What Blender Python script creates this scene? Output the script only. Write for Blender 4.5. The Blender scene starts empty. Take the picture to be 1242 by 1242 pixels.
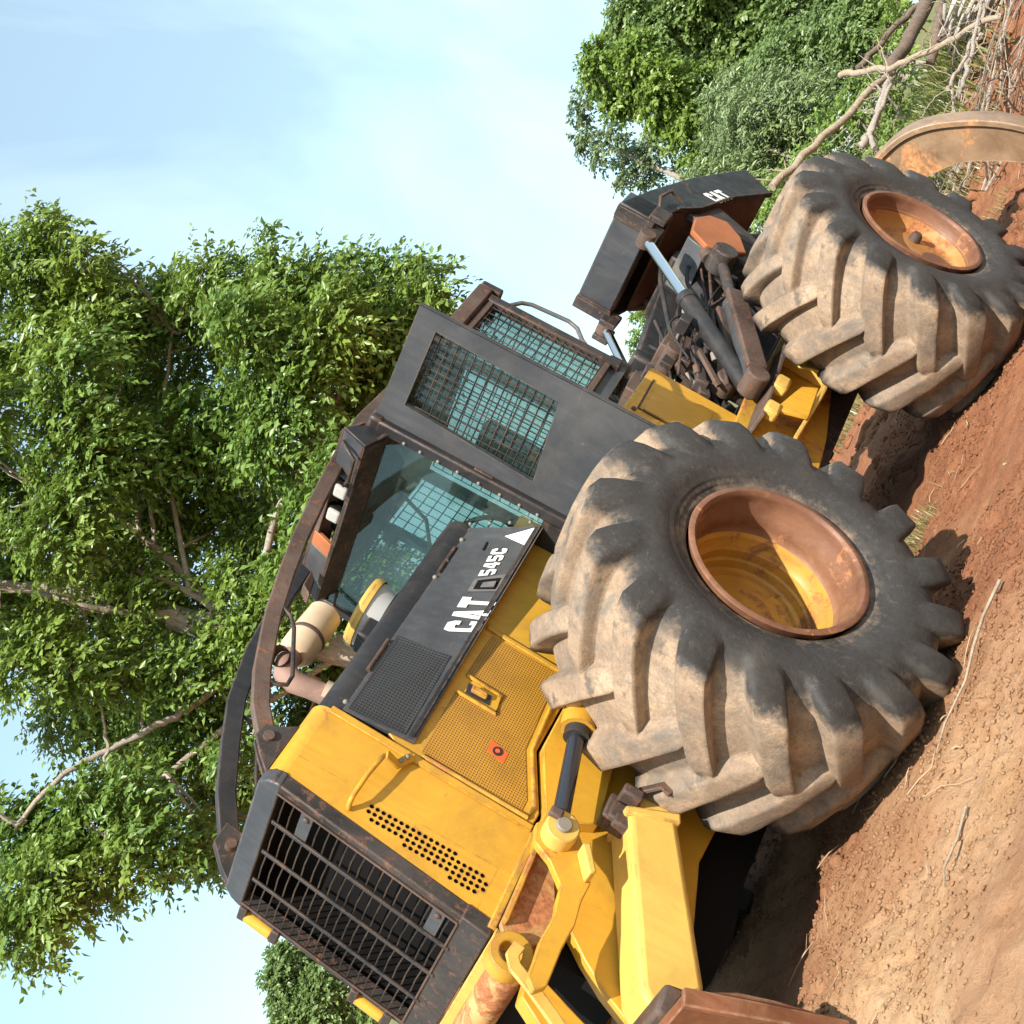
import bpy, bmesh, math, random
import numpy as np
from mathutils import Vector, Matrix

random.seed(11)
RNG = np.random.default_rng(11)
SC = bpy.context.scene
COL = SC.collection
PI = math.pi

# ---------------------------------------------------------------- camera
cam_d = bpy.data.cameras.new('camera')
cam_d.sensor_width = 36.0
cam_d.lens = 48.62
cam_d.clip_start = 0.1
cam_d.clip_end = 3000.0
cam = bpy.data.objects.new('camera', cam_d)
COL.objects.link(cam)
_r = Vector((-0.37783, 0.29410, -0.87793))     # image right
_d = Vector((0.56391, -0.67895, -0.47013))     # image down
_f = Vector((-0.73433, -0.67270, 0.09068))     # view direction
_m = Matrix((_r, -_d, -_f)).transposed().to_4x4()
_m.translation = (5.0298, 5.6868, 1.5561)      # eye height, hand-held and tilted
cam.matrix_world = _m
SC.camera = cam

# ---------------------------------------------------------------- sun, sky, exposure
SUN = Vector((0.66, 0.49, 0.78)).normalized()
sun_d = bpy.data.lights.new('sun', 'SUN')
sun_d.energy = 5.0
sun_d.angle = math.radians(0.53)
sun_d.color = (1.0, 0.945, 0.86)
sun = bpy.data.objects.new('sun', sun_d)
COL.objects.link(sun)
sun.rotation_euler = (-SUN).to_track_quat('-Z', 'Y').to_euler()

world = bpy.data.worlds.new('World')
SC.world = world
world.use_nodes = True
wn = world.node_tree
wn.nodes.clear()
_out = wn.nodes.new('ShaderNodeOutputWorld')
_bg = wn.nodes.new('ShaderNodeBackground')
_bg.inputs[1].default_value = 0.09
_sky = wn.nodes.new('ShaderNodeTexSky')
_sky.sky_type = 'NISHITA'
_sky.sun_disc = False
_sky.sun_elevation = math.asin(SUN.z)
_sky.sun_rotation = math.atan2(SUN.x, SUN.y)
_sky.air_density = 1.0
_sky.dust_density = 0.8
_sky.ozone_density = 1.3
# thin streaky cirrus over the whole dome
_tc = wn.nodes.new('ShaderNodeTexCoord')
_mp = wn.nodes.new('ShaderNodeMapping')
_mp.inputs['Rotation'].default_value = (0.3, 0.5, 0.4)
_mp.inputs['Scale'].default_value = (.9, 7.0, 2.6)
_nz = wn.nodes.new('ShaderNodeTexNoise')
_nz.inputs['Scale'].default_value = 1.2
_nz.inputs['Detail'].default_value = 6.0
_nz.inputs['Roughness'].default_value = 0.5
_nz.inputs['Distortion'].default_value = 0.4
_rp = wn.nodes.new('ShaderNodeMapRange')
_rp.inputs[1].default_value = 0.46
_rp.inputs[2].default_value = 0.74
_rp.inputs[3].default_value = 0.30
_rp.inputs[4].default_value = 0.60
_mx = wn.nodes.new('ShaderNodeMix')
_mx.data_type = 'RGBA'
_mx.inputs[7].default_value = (8.3, 10.3, 11.1, 1)
L = wn.links.new
L(_tc.outputs['Generated'], _mp.inputs[0])
L(_mp.outputs[0], _nz.inputs['Vector'])
L(_nz.outputs[0], _rp.inputs[0])
L(_rp.outputs[0], _mx.inputs[0])
_tn = wn.nodes.new('ShaderNodeMix')       # slight cyan cast of the hazy summer sky
_tn.data_type = 'RGBA'; _tn.blend_type = 'MULTIPLY'
_tn.inputs[0].default_value = 1.0
_tn.inputs[7].default_value = (.93, 1.19, 1.16, 1)
L(_sky.outputs[0], _tn.inputs[6])
L(_tn.outputs[2], _mx.inputs[6])
L(_mx.outputs[2], _bg.inputs[0])
L(_bg.outputs[0], _out.inputs[0])

SC.view_settings.view_transform = 'Standard'
SC.view_settings.look = 'None'
SC.view_settings.gamma = 1.0
SC.view_settings.use_curve_mapping = False
SC.view_settings.exposure = 0.84

# ---------------------------------------------------------------- node helpers
class G:
    """small node-graph builder"""
    def __init__(s, name):
        s.m = bpy.data.materials.new(name)
        s.m.use_nodes = True
        s.t = s.m.node_tree
        s.t.nodes.clear()
        s.out = s.t.nodes.new('ShaderNodeOutputMaterial')
        s.tc = s.t.nodes.new('ShaderNodeTexCoord')
        s.obj = s.tc.outputs['Object']
    def n(s, typ, ins=None, **kw):
        nd = s.t.nodes.new(typ)
        for k, v in kw.items():
            setattr(nd, k, v)
        for k, v in (ins or {}).items():
            s.put(nd.inputs[k], v)
        return nd
    def put(s, sock, v):
        if isinstance(v, bpy.types.NodeSocket):
            s.t.links.new(v, sock)
        elif isinstance(v, (tuple, list)) and len(v) == 3 and sock.type == 'RGBA':
            sock.default_value = (*v, 1)
        else:
            sock.default_value = v
    def noise(s, scale, detail=4, rough=.55, vec=None, dist=0.):
        return s.n('ShaderNodeTexNoise', {'Vector': vec or s.obj, 'Scale': scale, 'Detail': detail, 'Roughness': rough, 'Distortion': dist}).outputs[0]
    def vor(s, scale, feature='F1', vec=None):
        return s.n('ShaderNodeTexVoronoi', {'Vector': vec or s.obj, 'Scale': scale}, feature=feature).outputs[0]
    def ramp(s, v, a, b, lo=0., hi=1.):
        return s.n('ShaderNodeMapRange', {0: v, 1: a, 2: b, 3: lo, 4: hi}, clamp=True).outputs[0]
    def mix(s, f, a, b):
        nd = s.n('ShaderNodeMix', data_type='RGBA')
        s.put(nd.inputs[0], f); s.put(nd.inputs[6], a); s.put(nd.inputs[7], b)
        return nd.outputs[2]
    def math(s, op, a, b=0., c=0.):
        nd = s.n('ShaderNodeMath', operation=op)
        s.put(nd.inputs[0], a); s.put(nd.inputs[1], b)
        if op in ('MULTIPLY_ADD',): s.put(nd.inputs[2], c)
        return nd.outputs[0]
    def scaled(s, sx, sy, sz, rot=(0, 0, 0)):
        return s.n('ShaderNodeMapping', {'Vector': s.obj, 'Scale': (sx, sy, sz), 'Rotation': rot}).outputs[0]
    def bump(s, h, strength=.3, dist=.01, nrm=None):
        ins = {'Height': h, 'Strength': strength, 'Distance': dist}
        if nrm is not None: ins['Normal'] = nrm
        return s.n('ShaderNodeBump', ins).outputs[0]
    def pbr(s, col, rough=.5, metal=0., normal=None, **kw):
        ins = {'Base Color': col, 'Roughness': rough, 'Metallic': metal}
        if normal is not None: ins['Normal'] = normal
        ins.update(kw)
        p = s.n('ShaderNodeBsdfPrincipled', ins)
        s.t.links.new(p.outputs[0], s.out.inputs[0])
        return s.m

def paint(name, base, rough=.38, rust=.0, rustcol=(.17, .065, .028), dirt=.3, dirtcol=(.36, .23, .13), var=.12, bump=.12, rscale=5., edge=None):
    g = G(name)
    n1 = g.noise(2.3, 5, .6)
    n2 = g.noise(17, 6, .65)
    dark = tuple(c * (1 - var * 1.6) for c in base); light = tuple(min(1, c * (1 + var)) for c in base)
    c = g.mix(g.ramp(n1, .35, .65), dark, light)
    # vertical streaks of washed-down dust, dry splashes and a patchy film of old grime
    st = g.noise(1.0, 6, .65, g.scaled(24, 24, 1.7))
    n3 = g.noise(2.6, 8, .74, None, .5)
    dm = g.math('MULTIPLY', g.ramp(st, .44, .74), g.ramp(n1, .34, .66))
    sp = g.ramp(g.noise(48, 4, .75), .50, .76)
    dm = g.math('MAXIMUM', dm, g.math('MULTIPLY', sp, g.ramp(n3, .38, .66, .15, .8)))
    dm = g.math('MAXIMUM', dm, g.ramp(n3, .47, .68, 0., .8))
    c = g.mix(g.math('MULTIPLY', dm, dirt), c, dirtcol)
    sc = g.n('ShaderNodeTexNoise', {'Vector': g.scaled(3, 3, 60, (.5, .9, .2)), 'Scale': 2.2, 'Detail': 3.}).outputs[0]
    c = g.mix(g.math('MULTIPLY', g.ramp(sc, .66, .72), g.ramp(n1, .5, .62, 0., .45)), c, tuple(.5 * k + .5 * q for k, q in zip(base, dirtcol)))
    r = g.ramp(n2, .3, .7, rough - .08, rough + .14)
    h = g.math('ADD', g.math('MULTIPLY', n2, .6), g.math('MULTIPLY', n1, 1.0))
    if edge:
        bv = g.n('ShaderNodeBevel', {'Radius': edge[0]}, samples=4)
        geo = g.n('ShaderNodeNewGeometry')
        dt = g.n('ShaderNodeVectorMath', {0: bv.outputs[0], 1: geo.outputs['True Normal']}, operation='DOT_PRODUCT').outputs['Value']
        em = g.math('MULTIPLY', g.ramp(dt, .992, .93), g.ramp(g.noise(13, 6, .75), .42, .60))
        c = g.mix(em, c, edge[1])
    if rust > 0:
        rn = g.noise(rscale, 9, .72, None, .6)
        rm = g.ramp(rn, .66 - .3 * rust, .70 - .3 * rust + .05)
        rc = g.mix(g.ramp(g.noise(30, 5, .7), .35, .65), rustcol, tuple(min(1, k * 2.3) for k in rustcol))
        c = g.mix(rm, c, rc)
        r = g.math('MAXIMUM', r, g.math('MULTIPLY', rm, .85))
        h = g.math('ADD', h, g.math('MULTIPLY', g.math('MULTIPLY', rm, n2), .8))
    return g.pbr(c, r, 0., g.bump(h, bump, .012), **{'Specular IOR Level': .3})

M = {}
M['yellow'] = paint('yellow_paint', (.555, .29, .028), .38, .12, (.18, .07, .025), .55, (.19, .10, .03), .07, .10, edge=(.014, (.17, .075, .03)))
M['yellow_worn'] = paint('worn_yellow_paint', (.52, .28, .03), .45, .45, (.22, .085, .03), .7, (.2, .11, .04), .10, .2, 3.2, edge=(.014, (.17, .075, .03)))
M['yellow_pale'] = paint('sunlit_yellow_paint', (.62, .39, .085), .42, .18, (.22, .10, .04), .45, (.26, .15, .05), .07, .12, 4., edge=(.014, (.24, .115, .045)))  # paler yellow for sun-facing parts, the sunlight is put into the colour
M['black'] = paint('black_paint', (.018, .018, .020), .45, .18, (.06, .034, .024), .22, (.16, .12, .09), .2, .16, 7., edge=(.012, (.12, .075, .05)))
M['charcoal'] = paint('scratched_charcoal_paint', (.046, .048, .053), .38, .10, (.08, .055, .04), .25, (.2, .165, .13), .15, .10, 6., edge=(.012, (.14, .10, .075)))
M['greysteel'] = paint('grey_steel_paint', (.082, .084, .09), .42, .2, (.13, .075, .045), .5, (.28, .22, .16), .15, .12, 9.)
M['rust'] = paint('rusty_steel', (.082, .055, .043), .6, .45, (.085, .038, .022), .4, (.19, .13, .095), .3, .35, 22.)
M['rustblack'] = paint('rusting_black_steel', (.032, .028, .027), .55, .42, (.070, .036, .024), .3, (.16, .12, .09), .3, .3, 18., edge=(.012, (.15, .075, .045)))
M['rimbrown'] = paint('brown_rusted_rim', (.165, .072, .042), .5, .35, (.26, .11, .045), .4, (.42, .25, .13), .2, .25, 5.)
M['rimyellow'] = paint('rim_yellow', (.47, .225, .026), .45, .40, (.14, .06, .022), .8, (.24, .13, .055), .2, .25, 5.)
M['rimochre'] = paint('rim_ochre', (.40, .18, .045), .45, .6, (.20, .08, .03), .8, (.40, .24, .12), .2, .25, 3.)
M['darkred'] = paint('shaded_dark_red_paint', (.075, .022, .012), .6, .3, (.05, .025, .015), .3)  # dark red paint, deepened with the shadow under the arch
M['orange_plate'] = paint('orange_brown_plate', (.33, .105, .035), .5, .15, (.2, .07, .03), .3, (.3, .16, .08), .12, .15)
M['blade'] = paint('worn_brown_blade_steel', (.16, .055, .026), .4, .15, (.2, .08, .035), .4, (.4, .22, .12), .2, .2, 4., edge=(.014, (.30, .19, .12)))
M['tongs'] = paint('polished_rusty_tong_steel', (.215, .13, .075), .42, .42, (.27, .13, .055), .5, (.45, .33, .2), .2, .15, 3.5, edge=(.02, (.42, .31, .22)))
M['dark'] = G('dark_interior').pbr((.008, .0075, .0075), .8, **{'Specular IOR Level': .1})  # near-black, also stands in for shade in openings and under the machine
M['rustyellow'] = paint('rusted_through_yellow', (.52, .31, .11), .5, .8, (.20, .075, .03), .6, (.5, .36, .2), .15, .25, 4.)
M['rubber'] = paint('black_rubber', (.02, .02, .021), .55, 0, dirt=.5, dirtcol=(.15, .11, .08))
M['white'] = paint('white_decal', (.72, .72, .70), .45, .1, (.10, .095, .09), dirt=.55, dirtcol=(.25, .21, .17), var=.05, rscale=14.)
M['chrome'] = G('chrome_rod').pbr((.75, .75, .76), .16, 1.)
M['darkchrome'] = G('black_cylinder_rod').pbr((.02, .021, .026), .16, 0., **{'Specular IOR Level': .7})
M['bolt'] = paint('steel_bolt', (.20, .18, .155), .4, .15, dirt=.3)
M['cream'] = paint('cream_muffler', (.48, .37, .255), .55, .25, (.3, .17, .08), .6, (.45, .27, .14), .12, .15, 3.)
M['pinkrust'] = paint('heat_faded_pipe', (.27, .165, .13), .6, .45, (.24, .12, .08), .4, (.4, .25, .18), .15, .2)
M['clearplastic'] = G('milky_plastic').pbr((.40, .40, .385), .2)
M['lens'] = G('lamp_lens').pbr((.40, .385, .34), .15, **{'Coat Weight': .6})
M['decal_orange'] = G('orange_warning_decal').pbr((.62, .10, .02), .5)
M['decal_black'] = G('black_decal_mark').pbr((.02, .02, .02), .5)
M['seat'] = G('seat_cloth').pbr((.14, .15, .16), .8)

M['wire'] = paint('black_wire', (.02, .019, .019), .5, .0, dirt=.3)
def glass_mat():
    g = G('tinted_cab_glass')
    tr = g.n('ShaderNodeBsdfTransparent', {'Color': (.71, .785, .76)})
    gl = g.n('ShaderNodeBsdfGlossy', {'Color': (.9, 1., .97), 'Roughness': .03})
    df = g.n('ShaderNodeBsdfDiffuse', {'Color': (.24, .36, .33)})
    lw = g.n('ShaderNodeLayerWeight', {'Blend': .5}).outputs['Facing']
    fr = g.math('MULTIPLY_ADD', g.math('POWER', lw, 4.), .55, .045)
    dust = g.ramp(g.noise(3, 4, .6), .35, .75, .01, .10)
    a = g.n('ShaderNodeMixShader', {0: dust, 1: tr.outputs[0], 2: df.outputs[0]})
    b = g.n('ShaderNodeMixShader', {0: fr, 1: a.outputs[0], 2: gl.outputs[0]})
    g.t.links.new(b.outputs[0], g.out.inputs[0])
    return g.m
M['glass'] = glass_mat()

def perforated_mat(name, base, hole, scale):
    g = G(name)
    # woven/punched sheet too fine to tell apart: staggered round pits
    v = g.n('ShaderNodeTexVoronoi', {'Vector': g.scaled(scale, .001, scale), 'Scale': 1., 'Randomness': .0}, feature='F1').outputs[0]
    m = g.ramp(v, .26, .36)
    n1 = g.noise(2.2, 5, .6)
    b = g.mix(g.ramp(n1, .35, .68), tuple(c * .86 for c in base), base)
    b = g.mix(g.math('MULTIPLY', g.ramp(g.noise(3.2, 6, .7), .45, .72), .6), b, tuple(k * .45 for k in base))
    c = g.mix(m, hole, b)
    return g.pbr(c, .5, 0., g.bump(m, .5, .004))
M['yellow_mesh'] = perforated_mat('yellow_punched_sheet', (.45, .215, .018), (.17, .07, .01), 72.)
M['black_mesh'] = perforated_mat('dark_punched_sheet', (.035, .033, .032), (.012, .011, .01), 60.)

def tyre_mat():
    g = G('dusty_tyre_rubber')
    sep = g.n('ShaderNodeSeparateXYZ', {0: g.obj})
    x, y, z = sep.outputs
    ay = g.math('ABSOLUTE', y)
    n1 = g.noise(4, 6, .65); n2 = g.noise(38, 6, .7); n3 = g.noise(11, 6, .7)
    edge = g.math('ADD', ay, g.math('MULTIPLY', g.math('SUBTRACT', n3, .5), .16))
    dust = g.ramp(edge, .385, .445, 1., 0.)
    wear = g.ramp(n1, .25, .72, .62, 1.)
    speck = g.ramp(g.noise(90, 3, .8), .35, .62, .72, 1.)
    dm = g.math('MULTIPLY', g.math('MULTIPLY', dust, wear), speck)
    rub = g.mix(n2, (.024, .022, .021), (.058, .053, .049))
    scr = g.math('MULTIPLY', g.math('MAXIMUM', g.ramp(g.noise(9, 9, .85, None, 2.2), .55, .72), g.ramp(g.noise(3, 6, .7), .5, .8, 0., .5)), .55)
    rub = g.mix(scr, rub, (.20, .17, .14))
    tan = g.mix(g.ramp(n1, .3, .7), (.33, .222, .142), (.46, .335, .228))
    tan = g.mix(g.ramp(n2, .5, .75), tan, (.27, .165, .10))
    tan = g.mix(g.ramp(g.noise(7, 4, .6), .62, .72), tan, (.16, .125, .095))
    grey = g.ramp(g.noise(3.1, 7, .74, None, .8), .44, .62, 0., .78)
    tan = g.mix(grey, tan, (.175, .15, .125))
    c = g.mix(dm, rub, tan)
    r = g.math('MULTIPLY_ADD', dm, .25, .62)
    h = g.math('ADD', g.math('MULTIPLY', n2, .5), g.math('MULTIPLY', n1, .8))
    bv = g.n('ShaderNodeBevel', {'Radius': .03}, samples=4).outputs[0]
    return g.pbr(c, r, 0., g.bump(h, .5, .014, bv), **{'Specular IOR Level': .22})
M['tyre'] = tyre_mat()

def leaf_mat(name, dark, light, yellow, trans=.35):
    g = G(name)
    geo = g.n('ShaderNodeNewGeometry')
    rnd = geo.outputs['Random Per Island']
    big = g.noise(.35, 3, .5)
    c = g.mix(g.ramp(rnd, 0., 1.), dark, light)
    c = g.mix(g.math('MULTIPLY', g.ramp(big, .45, .68), .55), c, yellow)
    df = g.n('ShaderNodeBsdfPrincipled', {'Base Color': c, 'Roughness': .36, 'Specular IOR Level': .5})
    tl = g.n('ShaderNodeBsdfTranslucent', {'Color': g.mix(.4, c, yellow)})
    mx = g.n('ShaderNodeMixShader', {0: trans, 1: df.outputs[0], 2: tl.outputs[0]})
    g.t.links.new(mx.outputs[0], g.out.inputs[0])
    return g.m
M['leaf'] = leaf_mat('ash_green_leaf', (.075, .150, .028), (.205, .320, .066), (.28, .35, .055))
M['leaf_dark'] = leaf_mat('dark_green_leaf', (.12, .19, .06), (.23, .32, .11), (.26, .35, .08), .4)
M['leaf_bright'] = leaf_mat('lime_green_leaf', (.13, .21, .04), (.22, .32, .065), (.27, .36, .06), .4)
M['leaf_grey'] = leaf_mat('grey_green_leaf', (.16, .22, .09), (.26, .33, .15), (.27, .35, .10), .3)
M['leaf_pale'] = leaf_mat('pale_green_leaf', (.13, .18, .08), (.20, .26, .12), (.2, .27, .09), .35)
M['grass'] = leaf_mat('dry_grass', (.13, .16, .035), (.26, .26, .08), (.24, .26, .06), .3)

M['straw_grass'] = leaf_mat('straw_coloured_grass', (.17, .15, .055), (.34, .28, .13), (.26, .24, .08), .25)
def bark_mat(name, a, b):
    g = G(name)
    n = g.noise(9, 7, .7, g.scaled(3, 3, .6))
    c = g.mix(g.ramp(n, .3, .7), a, b)
    c = g.mix(g.math('MULTIPLY', g.ramp(g.noise(40, 4), .55, .7), .5), c, tuple(k * .45 for k in a))
    return g.pbr(c, .85, 0., g.bump(n, .6, .03))
M['bark'] = bark_mat('grey_bark', (.20, .165, .13), (.44, .37, .30))
M['bark_pale'] = bark_mat('weathered_wood', (.24, .175, .115), (.42, .33, .23))
M['bark_dark'] = bark_mat('dark_brown_log', (.10, .062, .042), (.2, .14, .1))
M['wood_white'] = bark_mat('splintered_wood', (.34, .29, .24), (.52, .46, .40))

def ground_mat():
    g = G('red_clay_dirt')
    sep = g.n('ShaderNodeSeparateXYZ', {0: g.obj})
    x, y, z = sep.outputs
    n0 = g.noise(.55, 5, .6); n1 = g.noise(2.6, 6, .65); n2 = g.noise(13, 7, .72); n3 = g.noise(60, 5, .7)
    c = g.mix(g.ramp(n1, .3, .7), (.26, .098, .046), (.39, .172, .084))
    # pale trodden crust nearer the blade, redder loose soil towards the back
    crust = g.ramp(g.math('ADD', g.math('MULTIPLY', x, .2), g.math('MULTIPLY', g.math('SUBTRACT', n0, .5), 2.4)), -.2, .45)
    c = g.mix(g.math('MULTIPLY', crust, .85), c, g.mix(g.ramp(n1, .35, .7), (.53, .305, .15), (.67, .445, .26)))
    c = g.mix(g.math('MULTIPLY', g.ramp(n2, .56, .72), .6), c, (.20, .070, .030))
    c = g.mix(g.math('MULTIPLY', g.ramp(n3, .55, .72), .45), c, (.45, .29, .18))
    # grass-grown soil far away
    r2 = g.math('ADD', g.math('MULTIPLY', x, -1.), g.math('MULTIPLY', g.math('SUBTRACT', n0, .5), 6.))
    c = g.mix(g.ramp(r2, 16., 24.), c, g.mix(g.ramp(n1, .35, .65), (.11, .13, .035), (.22, .19, .08)))
    # crumbly pits, flakes and straw flecks
    n4 = g.noise(26, 8, .82)
    pit = g.ramp(n4, .60, .68)
    c = g.mix(g.math('MULTIPLY', pit, g.ramp(n1, .3, .6, .25, .9)), c, (.13, .05, .025))
    fl = g.n('ShaderNodeTexVoronoi', {'Vector': g.scaled(16, 55, 40, (0, 0, .7)), 'Scale': 1., 'Randomness': 1.}).outputs[0]
    c = g.mix(g.math('MULTIPLY', g.ramp(fl, .20, .10), g.ramp(n2, .5, .62)), c, (.52, .38, .24))
    h = g.math('ADD', g.math('MULTIPLY', n2, 1.2), g.math('MULTIPLY', n3, .35))
    h = g.math('SUBTRACT', g.math('ADD', h, g.math('MULTIPLY', n4, 1.1)), g.math('MULTIPLY', pit, .6))
    h = g.math('ADD', h, g.math('MULTIPLY', g.noise(150, 3, .7), .22))
    return g.pbr(c, .92, 0., g.bump(h, .75, .035), **{'Specular IOR Level': .2})
M['ground'] = ground_mat()
M['clod'] = (lambda g: g.pbr(g.mix(g.ramp(g.noise(12, 6, .7), .3, .7), (.20, .08, .042), (.38, .19, .11)), .95, 0., g.bump(g.noise(40, 5, .7), .6, .02), **{'Specular IOR Level': .2}))(G('clay_clod'))
M['straw'] = (lambda g: g.pbr(g.mix(g.noise(20, 4), (.28, .17, .09), (.50, .36, .22)), .9))(G('dry_twig'))
# ---------------------------------------------------------------- mesh helpers
class MB:
    def __init__(s):
        s.v = []; s.f = []
    def add(s, vs, fs):
        o = len(s.v)
        s.v += [tuple(v) for v in vs]
        s.f += [tuple(i + o for i in f) for f in fs]
        return s
    def box(s, x0, x1, y0, y1, z0, z1):
        v = [(x0, y0, z0), (x1, y0, z0), (x1, y1, z0), (x0, y1, z0), (x0, y0, z1), (x1, y0, z1), (x1, y1, z1), (x0, y1, z1)]
        return s.add(v, [(3, 2, 1, 0), (4, 5, 6, 7), (0, 1, 5, 4), (1, 2, 6, 5), (2, 3, 7, 6), (3, 0, 4, 7)])
    def slab(s, poly, off):
        """polygon of 3-D points thickened by vector off"""
        n = len(poly)
        a = [Vector(p) for p in poly]; b = [p + Vector(off) for p in a]
        nrm = Vector((0, 0, 0))
        for i in range(n):
            nrm += a[i].cross(a[(i + 1) % n])
        flip = nrm.dot(Vector(off)) > 0
        fs = [tuple(range(n))[::-1], tuple(range(n, 2 * n))] + [(i, (i + 1) % n, n + (i + 1) % n, n + i) for i in range(n)]
        if not flip: fs = [f[::-1] for f in fs]
        return s.add(a + b, fs)
    def xz(s, pts, y0, y1):
        return s.slab([(p[0], y0, p[1]) for p in pts], (0, y1 - y0, 0))
    def yz(s, pts, x0, x1):
        return s.slab([(x0, p[0], p[1]) for p in pts], (x1 - x0, 0, 0))
    def tube(s, path, r, seg=10, cap=True, up=None, square=None):
        """round tube along a path (r number or list); square=(w,h) makes a rectangular bar"""
        P = [Vector(p) for p in path]; n = len(P)
        R = r if isinstance(r, (list, tuple)) else [r] * n
        rings = []
        prev = None
        for i in range(n):
            t = (P[min(i + 1, n - 1)] - P[max(i - 1, 0)]).normalized()
            if prev is None:
                u = Vector(up) if up else (Vector((0, 0, 1)) if abs(t.z) < .9 else Vector((1, 0, 0)))
            else: u = prev
            a = (u - t * u.dot(t)).normalized(); b = t.cross(a); prev = a
            if square:
                w, h = square
                rings.append([P[i] + a * (h / 2 * q) + b * (w / 2 * p) for p, q in ((-1, -1), (1, -1), (1, 1), (-1, 1))])
            else:
                rings.append([P[i] + (a * math.cos(2 * PI * k / seg) + b * math.sin(2 * PI * k / seg)) * R[i] for k in range(seg)])
        m = len(rings[0])
        vs = [v for rg in rings for v in rg]
        fs = []
        for i in range(n - 1):
            for k in range(m):
                fs.append((i * m + k, i * m + (k + 1) % m, (i + 1) * m + (k + 1) % m, (i + 1) * m + k))
        if cap:
            fs.append(tuple(range(m))[::-1]); fs.append(tuple(range((n - 1) * m, n * m)))
        return s.add(vs, fs)
    def lathe(s, prof, seg=48, axis='Y', c=(0, 0, 0), close=False, cap=False):
        """prof: list of (along, radius)"""
        vs = []; n = len(prof)
        for a, r in prof:
            for k in range(seg):
                t = 2 * PI * k / seg
                q = (r * math.cos(t), r * math.sin(t))
                p = {'Y': (q[0], a, q[1]), 'X': (a, q[0], q[1]), 'Z': (q[0], q[1], a)}[axis]
                vs.append((p[0] + c[0], p[1] + c[1], p[2] + c[2]))
        fs = []
        for i in range(n - 1 + (1 if close else 0)):
            j = (i + 1) % n
            for k in range(seg):
                k2 = (k + 1) % seg
                fs.append((i * seg + k, i * seg + k2, j * seg + k2, j * seg + k))
        if cap and not close:
            if prof[0][1] > 1e-4: fs.append(tuple(range(seg))[::-1])
            if prof[-1][1] > 1e-4: fs.append(tuple(range((n - 1) * seg, n * seg)))
        return s.add(vs, fs)
    def ball(s, c, r, seg=10, rings=6, squash=(1, 1, 1)):
        vs = []; fs = []
        for i in range(rings + 1):
            p = PI * i / rings
            for k in range(seg):
                t = 2 * PI * k / seg
                vs.append((c[0] + r * squash[0] * math.sin(p) * math.cos(t), c[1] + r * squash[1] * math.sin(p) * math.sin(t), c[2] + r * squash[2] * math.cos(p)))
        for i in range(rings):
            for k in range(seg):
                fs.append((i * seg + k, (i + 1) * seg + k, (i + 1) * seg + (k + 1) % seg, i * seg + (k + 1) % seg))
        return s.add(vs, fs)
    def mesh(s, name, mat, smooth=None):
        me = bpy.data.meshes.new(name)
        me.from_pydata(s.v, [], s.f)
        bm = bmesh.new(); bm.from_mesh(me)
        bmesh.ops.remove_doubles(bm, verts=bm.verts, dist=1e-5)
        bmesh.ops.recalc_face_normals(bm, faces=bm.faces)
        bm.to_mesh(me); bm.free()
        if smooth:
            me.shade_smooth()
            me.set_sharp_from_angle(angle=math.radians(smooth))
        me.materials.append(M[mat] if isinstance(mat, str) else mat)
        return me
    def build(s, name, mat, parent=None, bevel=0., smooth=None, seg=2):
        o = bpy.data.objects.new(name, s.mesh(name, mat, smooth if smooth else (35 if bevel else None)))
        COL.objects.link(o)
        if parent is not None: o.parent = parent
        if bevel:
            md = o.modifiers.new('bevel', 'BEVEL'); md.width = bevel; md.segments = seg
            md.limit_method = 'ANGLE'; md.angle_limit = math.radians(38)
        return o

def tag(o, label=None, cat=None, group=None, kind=None):
    for k, v in (('label', label), ('category', cat), ('group', group), ('kind', kind)):
        if v: o[k] = v
    return o
def empty(name, loc=(0, 0, 0), parent=None):
    o = bpy.data.objects.new(name, None); COL.objects.link(o)
    o.location = loc; o.empty_display_size = .2
    if parent is not None: o.parent = parent
    return o
def copy_of(o, name=None, parent=None, loc=None):
    c = o.copy(); COL.objects.link(c)
    if parent is not None: c.parent = parent
    if loc is not None: c.location = loc
    return c
def raw_mesh(name, V, F, mat, smooth=False):
    """fast mesh from numpy arrays; F is (n,3) or (n,4)"""
    me = bpy.data.meshes.new(name)
    V = np.asarray(V, dtype=np.float32); F = np.asarray(F, dtype=np.int32)
    k = F.shape[1]
    me.vertices.add(len(V)); me.vertices.foreach_set('co', V.ravel())
    me.loops.add(F.size); me.loops.foreach_set('vertex_index', F.ravel())
    me.polygons.add(len(F)); me.polygons.foreach_set('loop_start', np.arange(0, F.size, k, dtype=np.int32))
    me.update(calc_edges=True)
    if smooth: me.shade_smooth()
    me.materials.append(M[mat])
    return me
def link(name, me, parent=None):
    o = bpy.data.objects.new(name, me); COL.objects.link(o)
    if parent is not None: o.parent = parent
    return o

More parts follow.
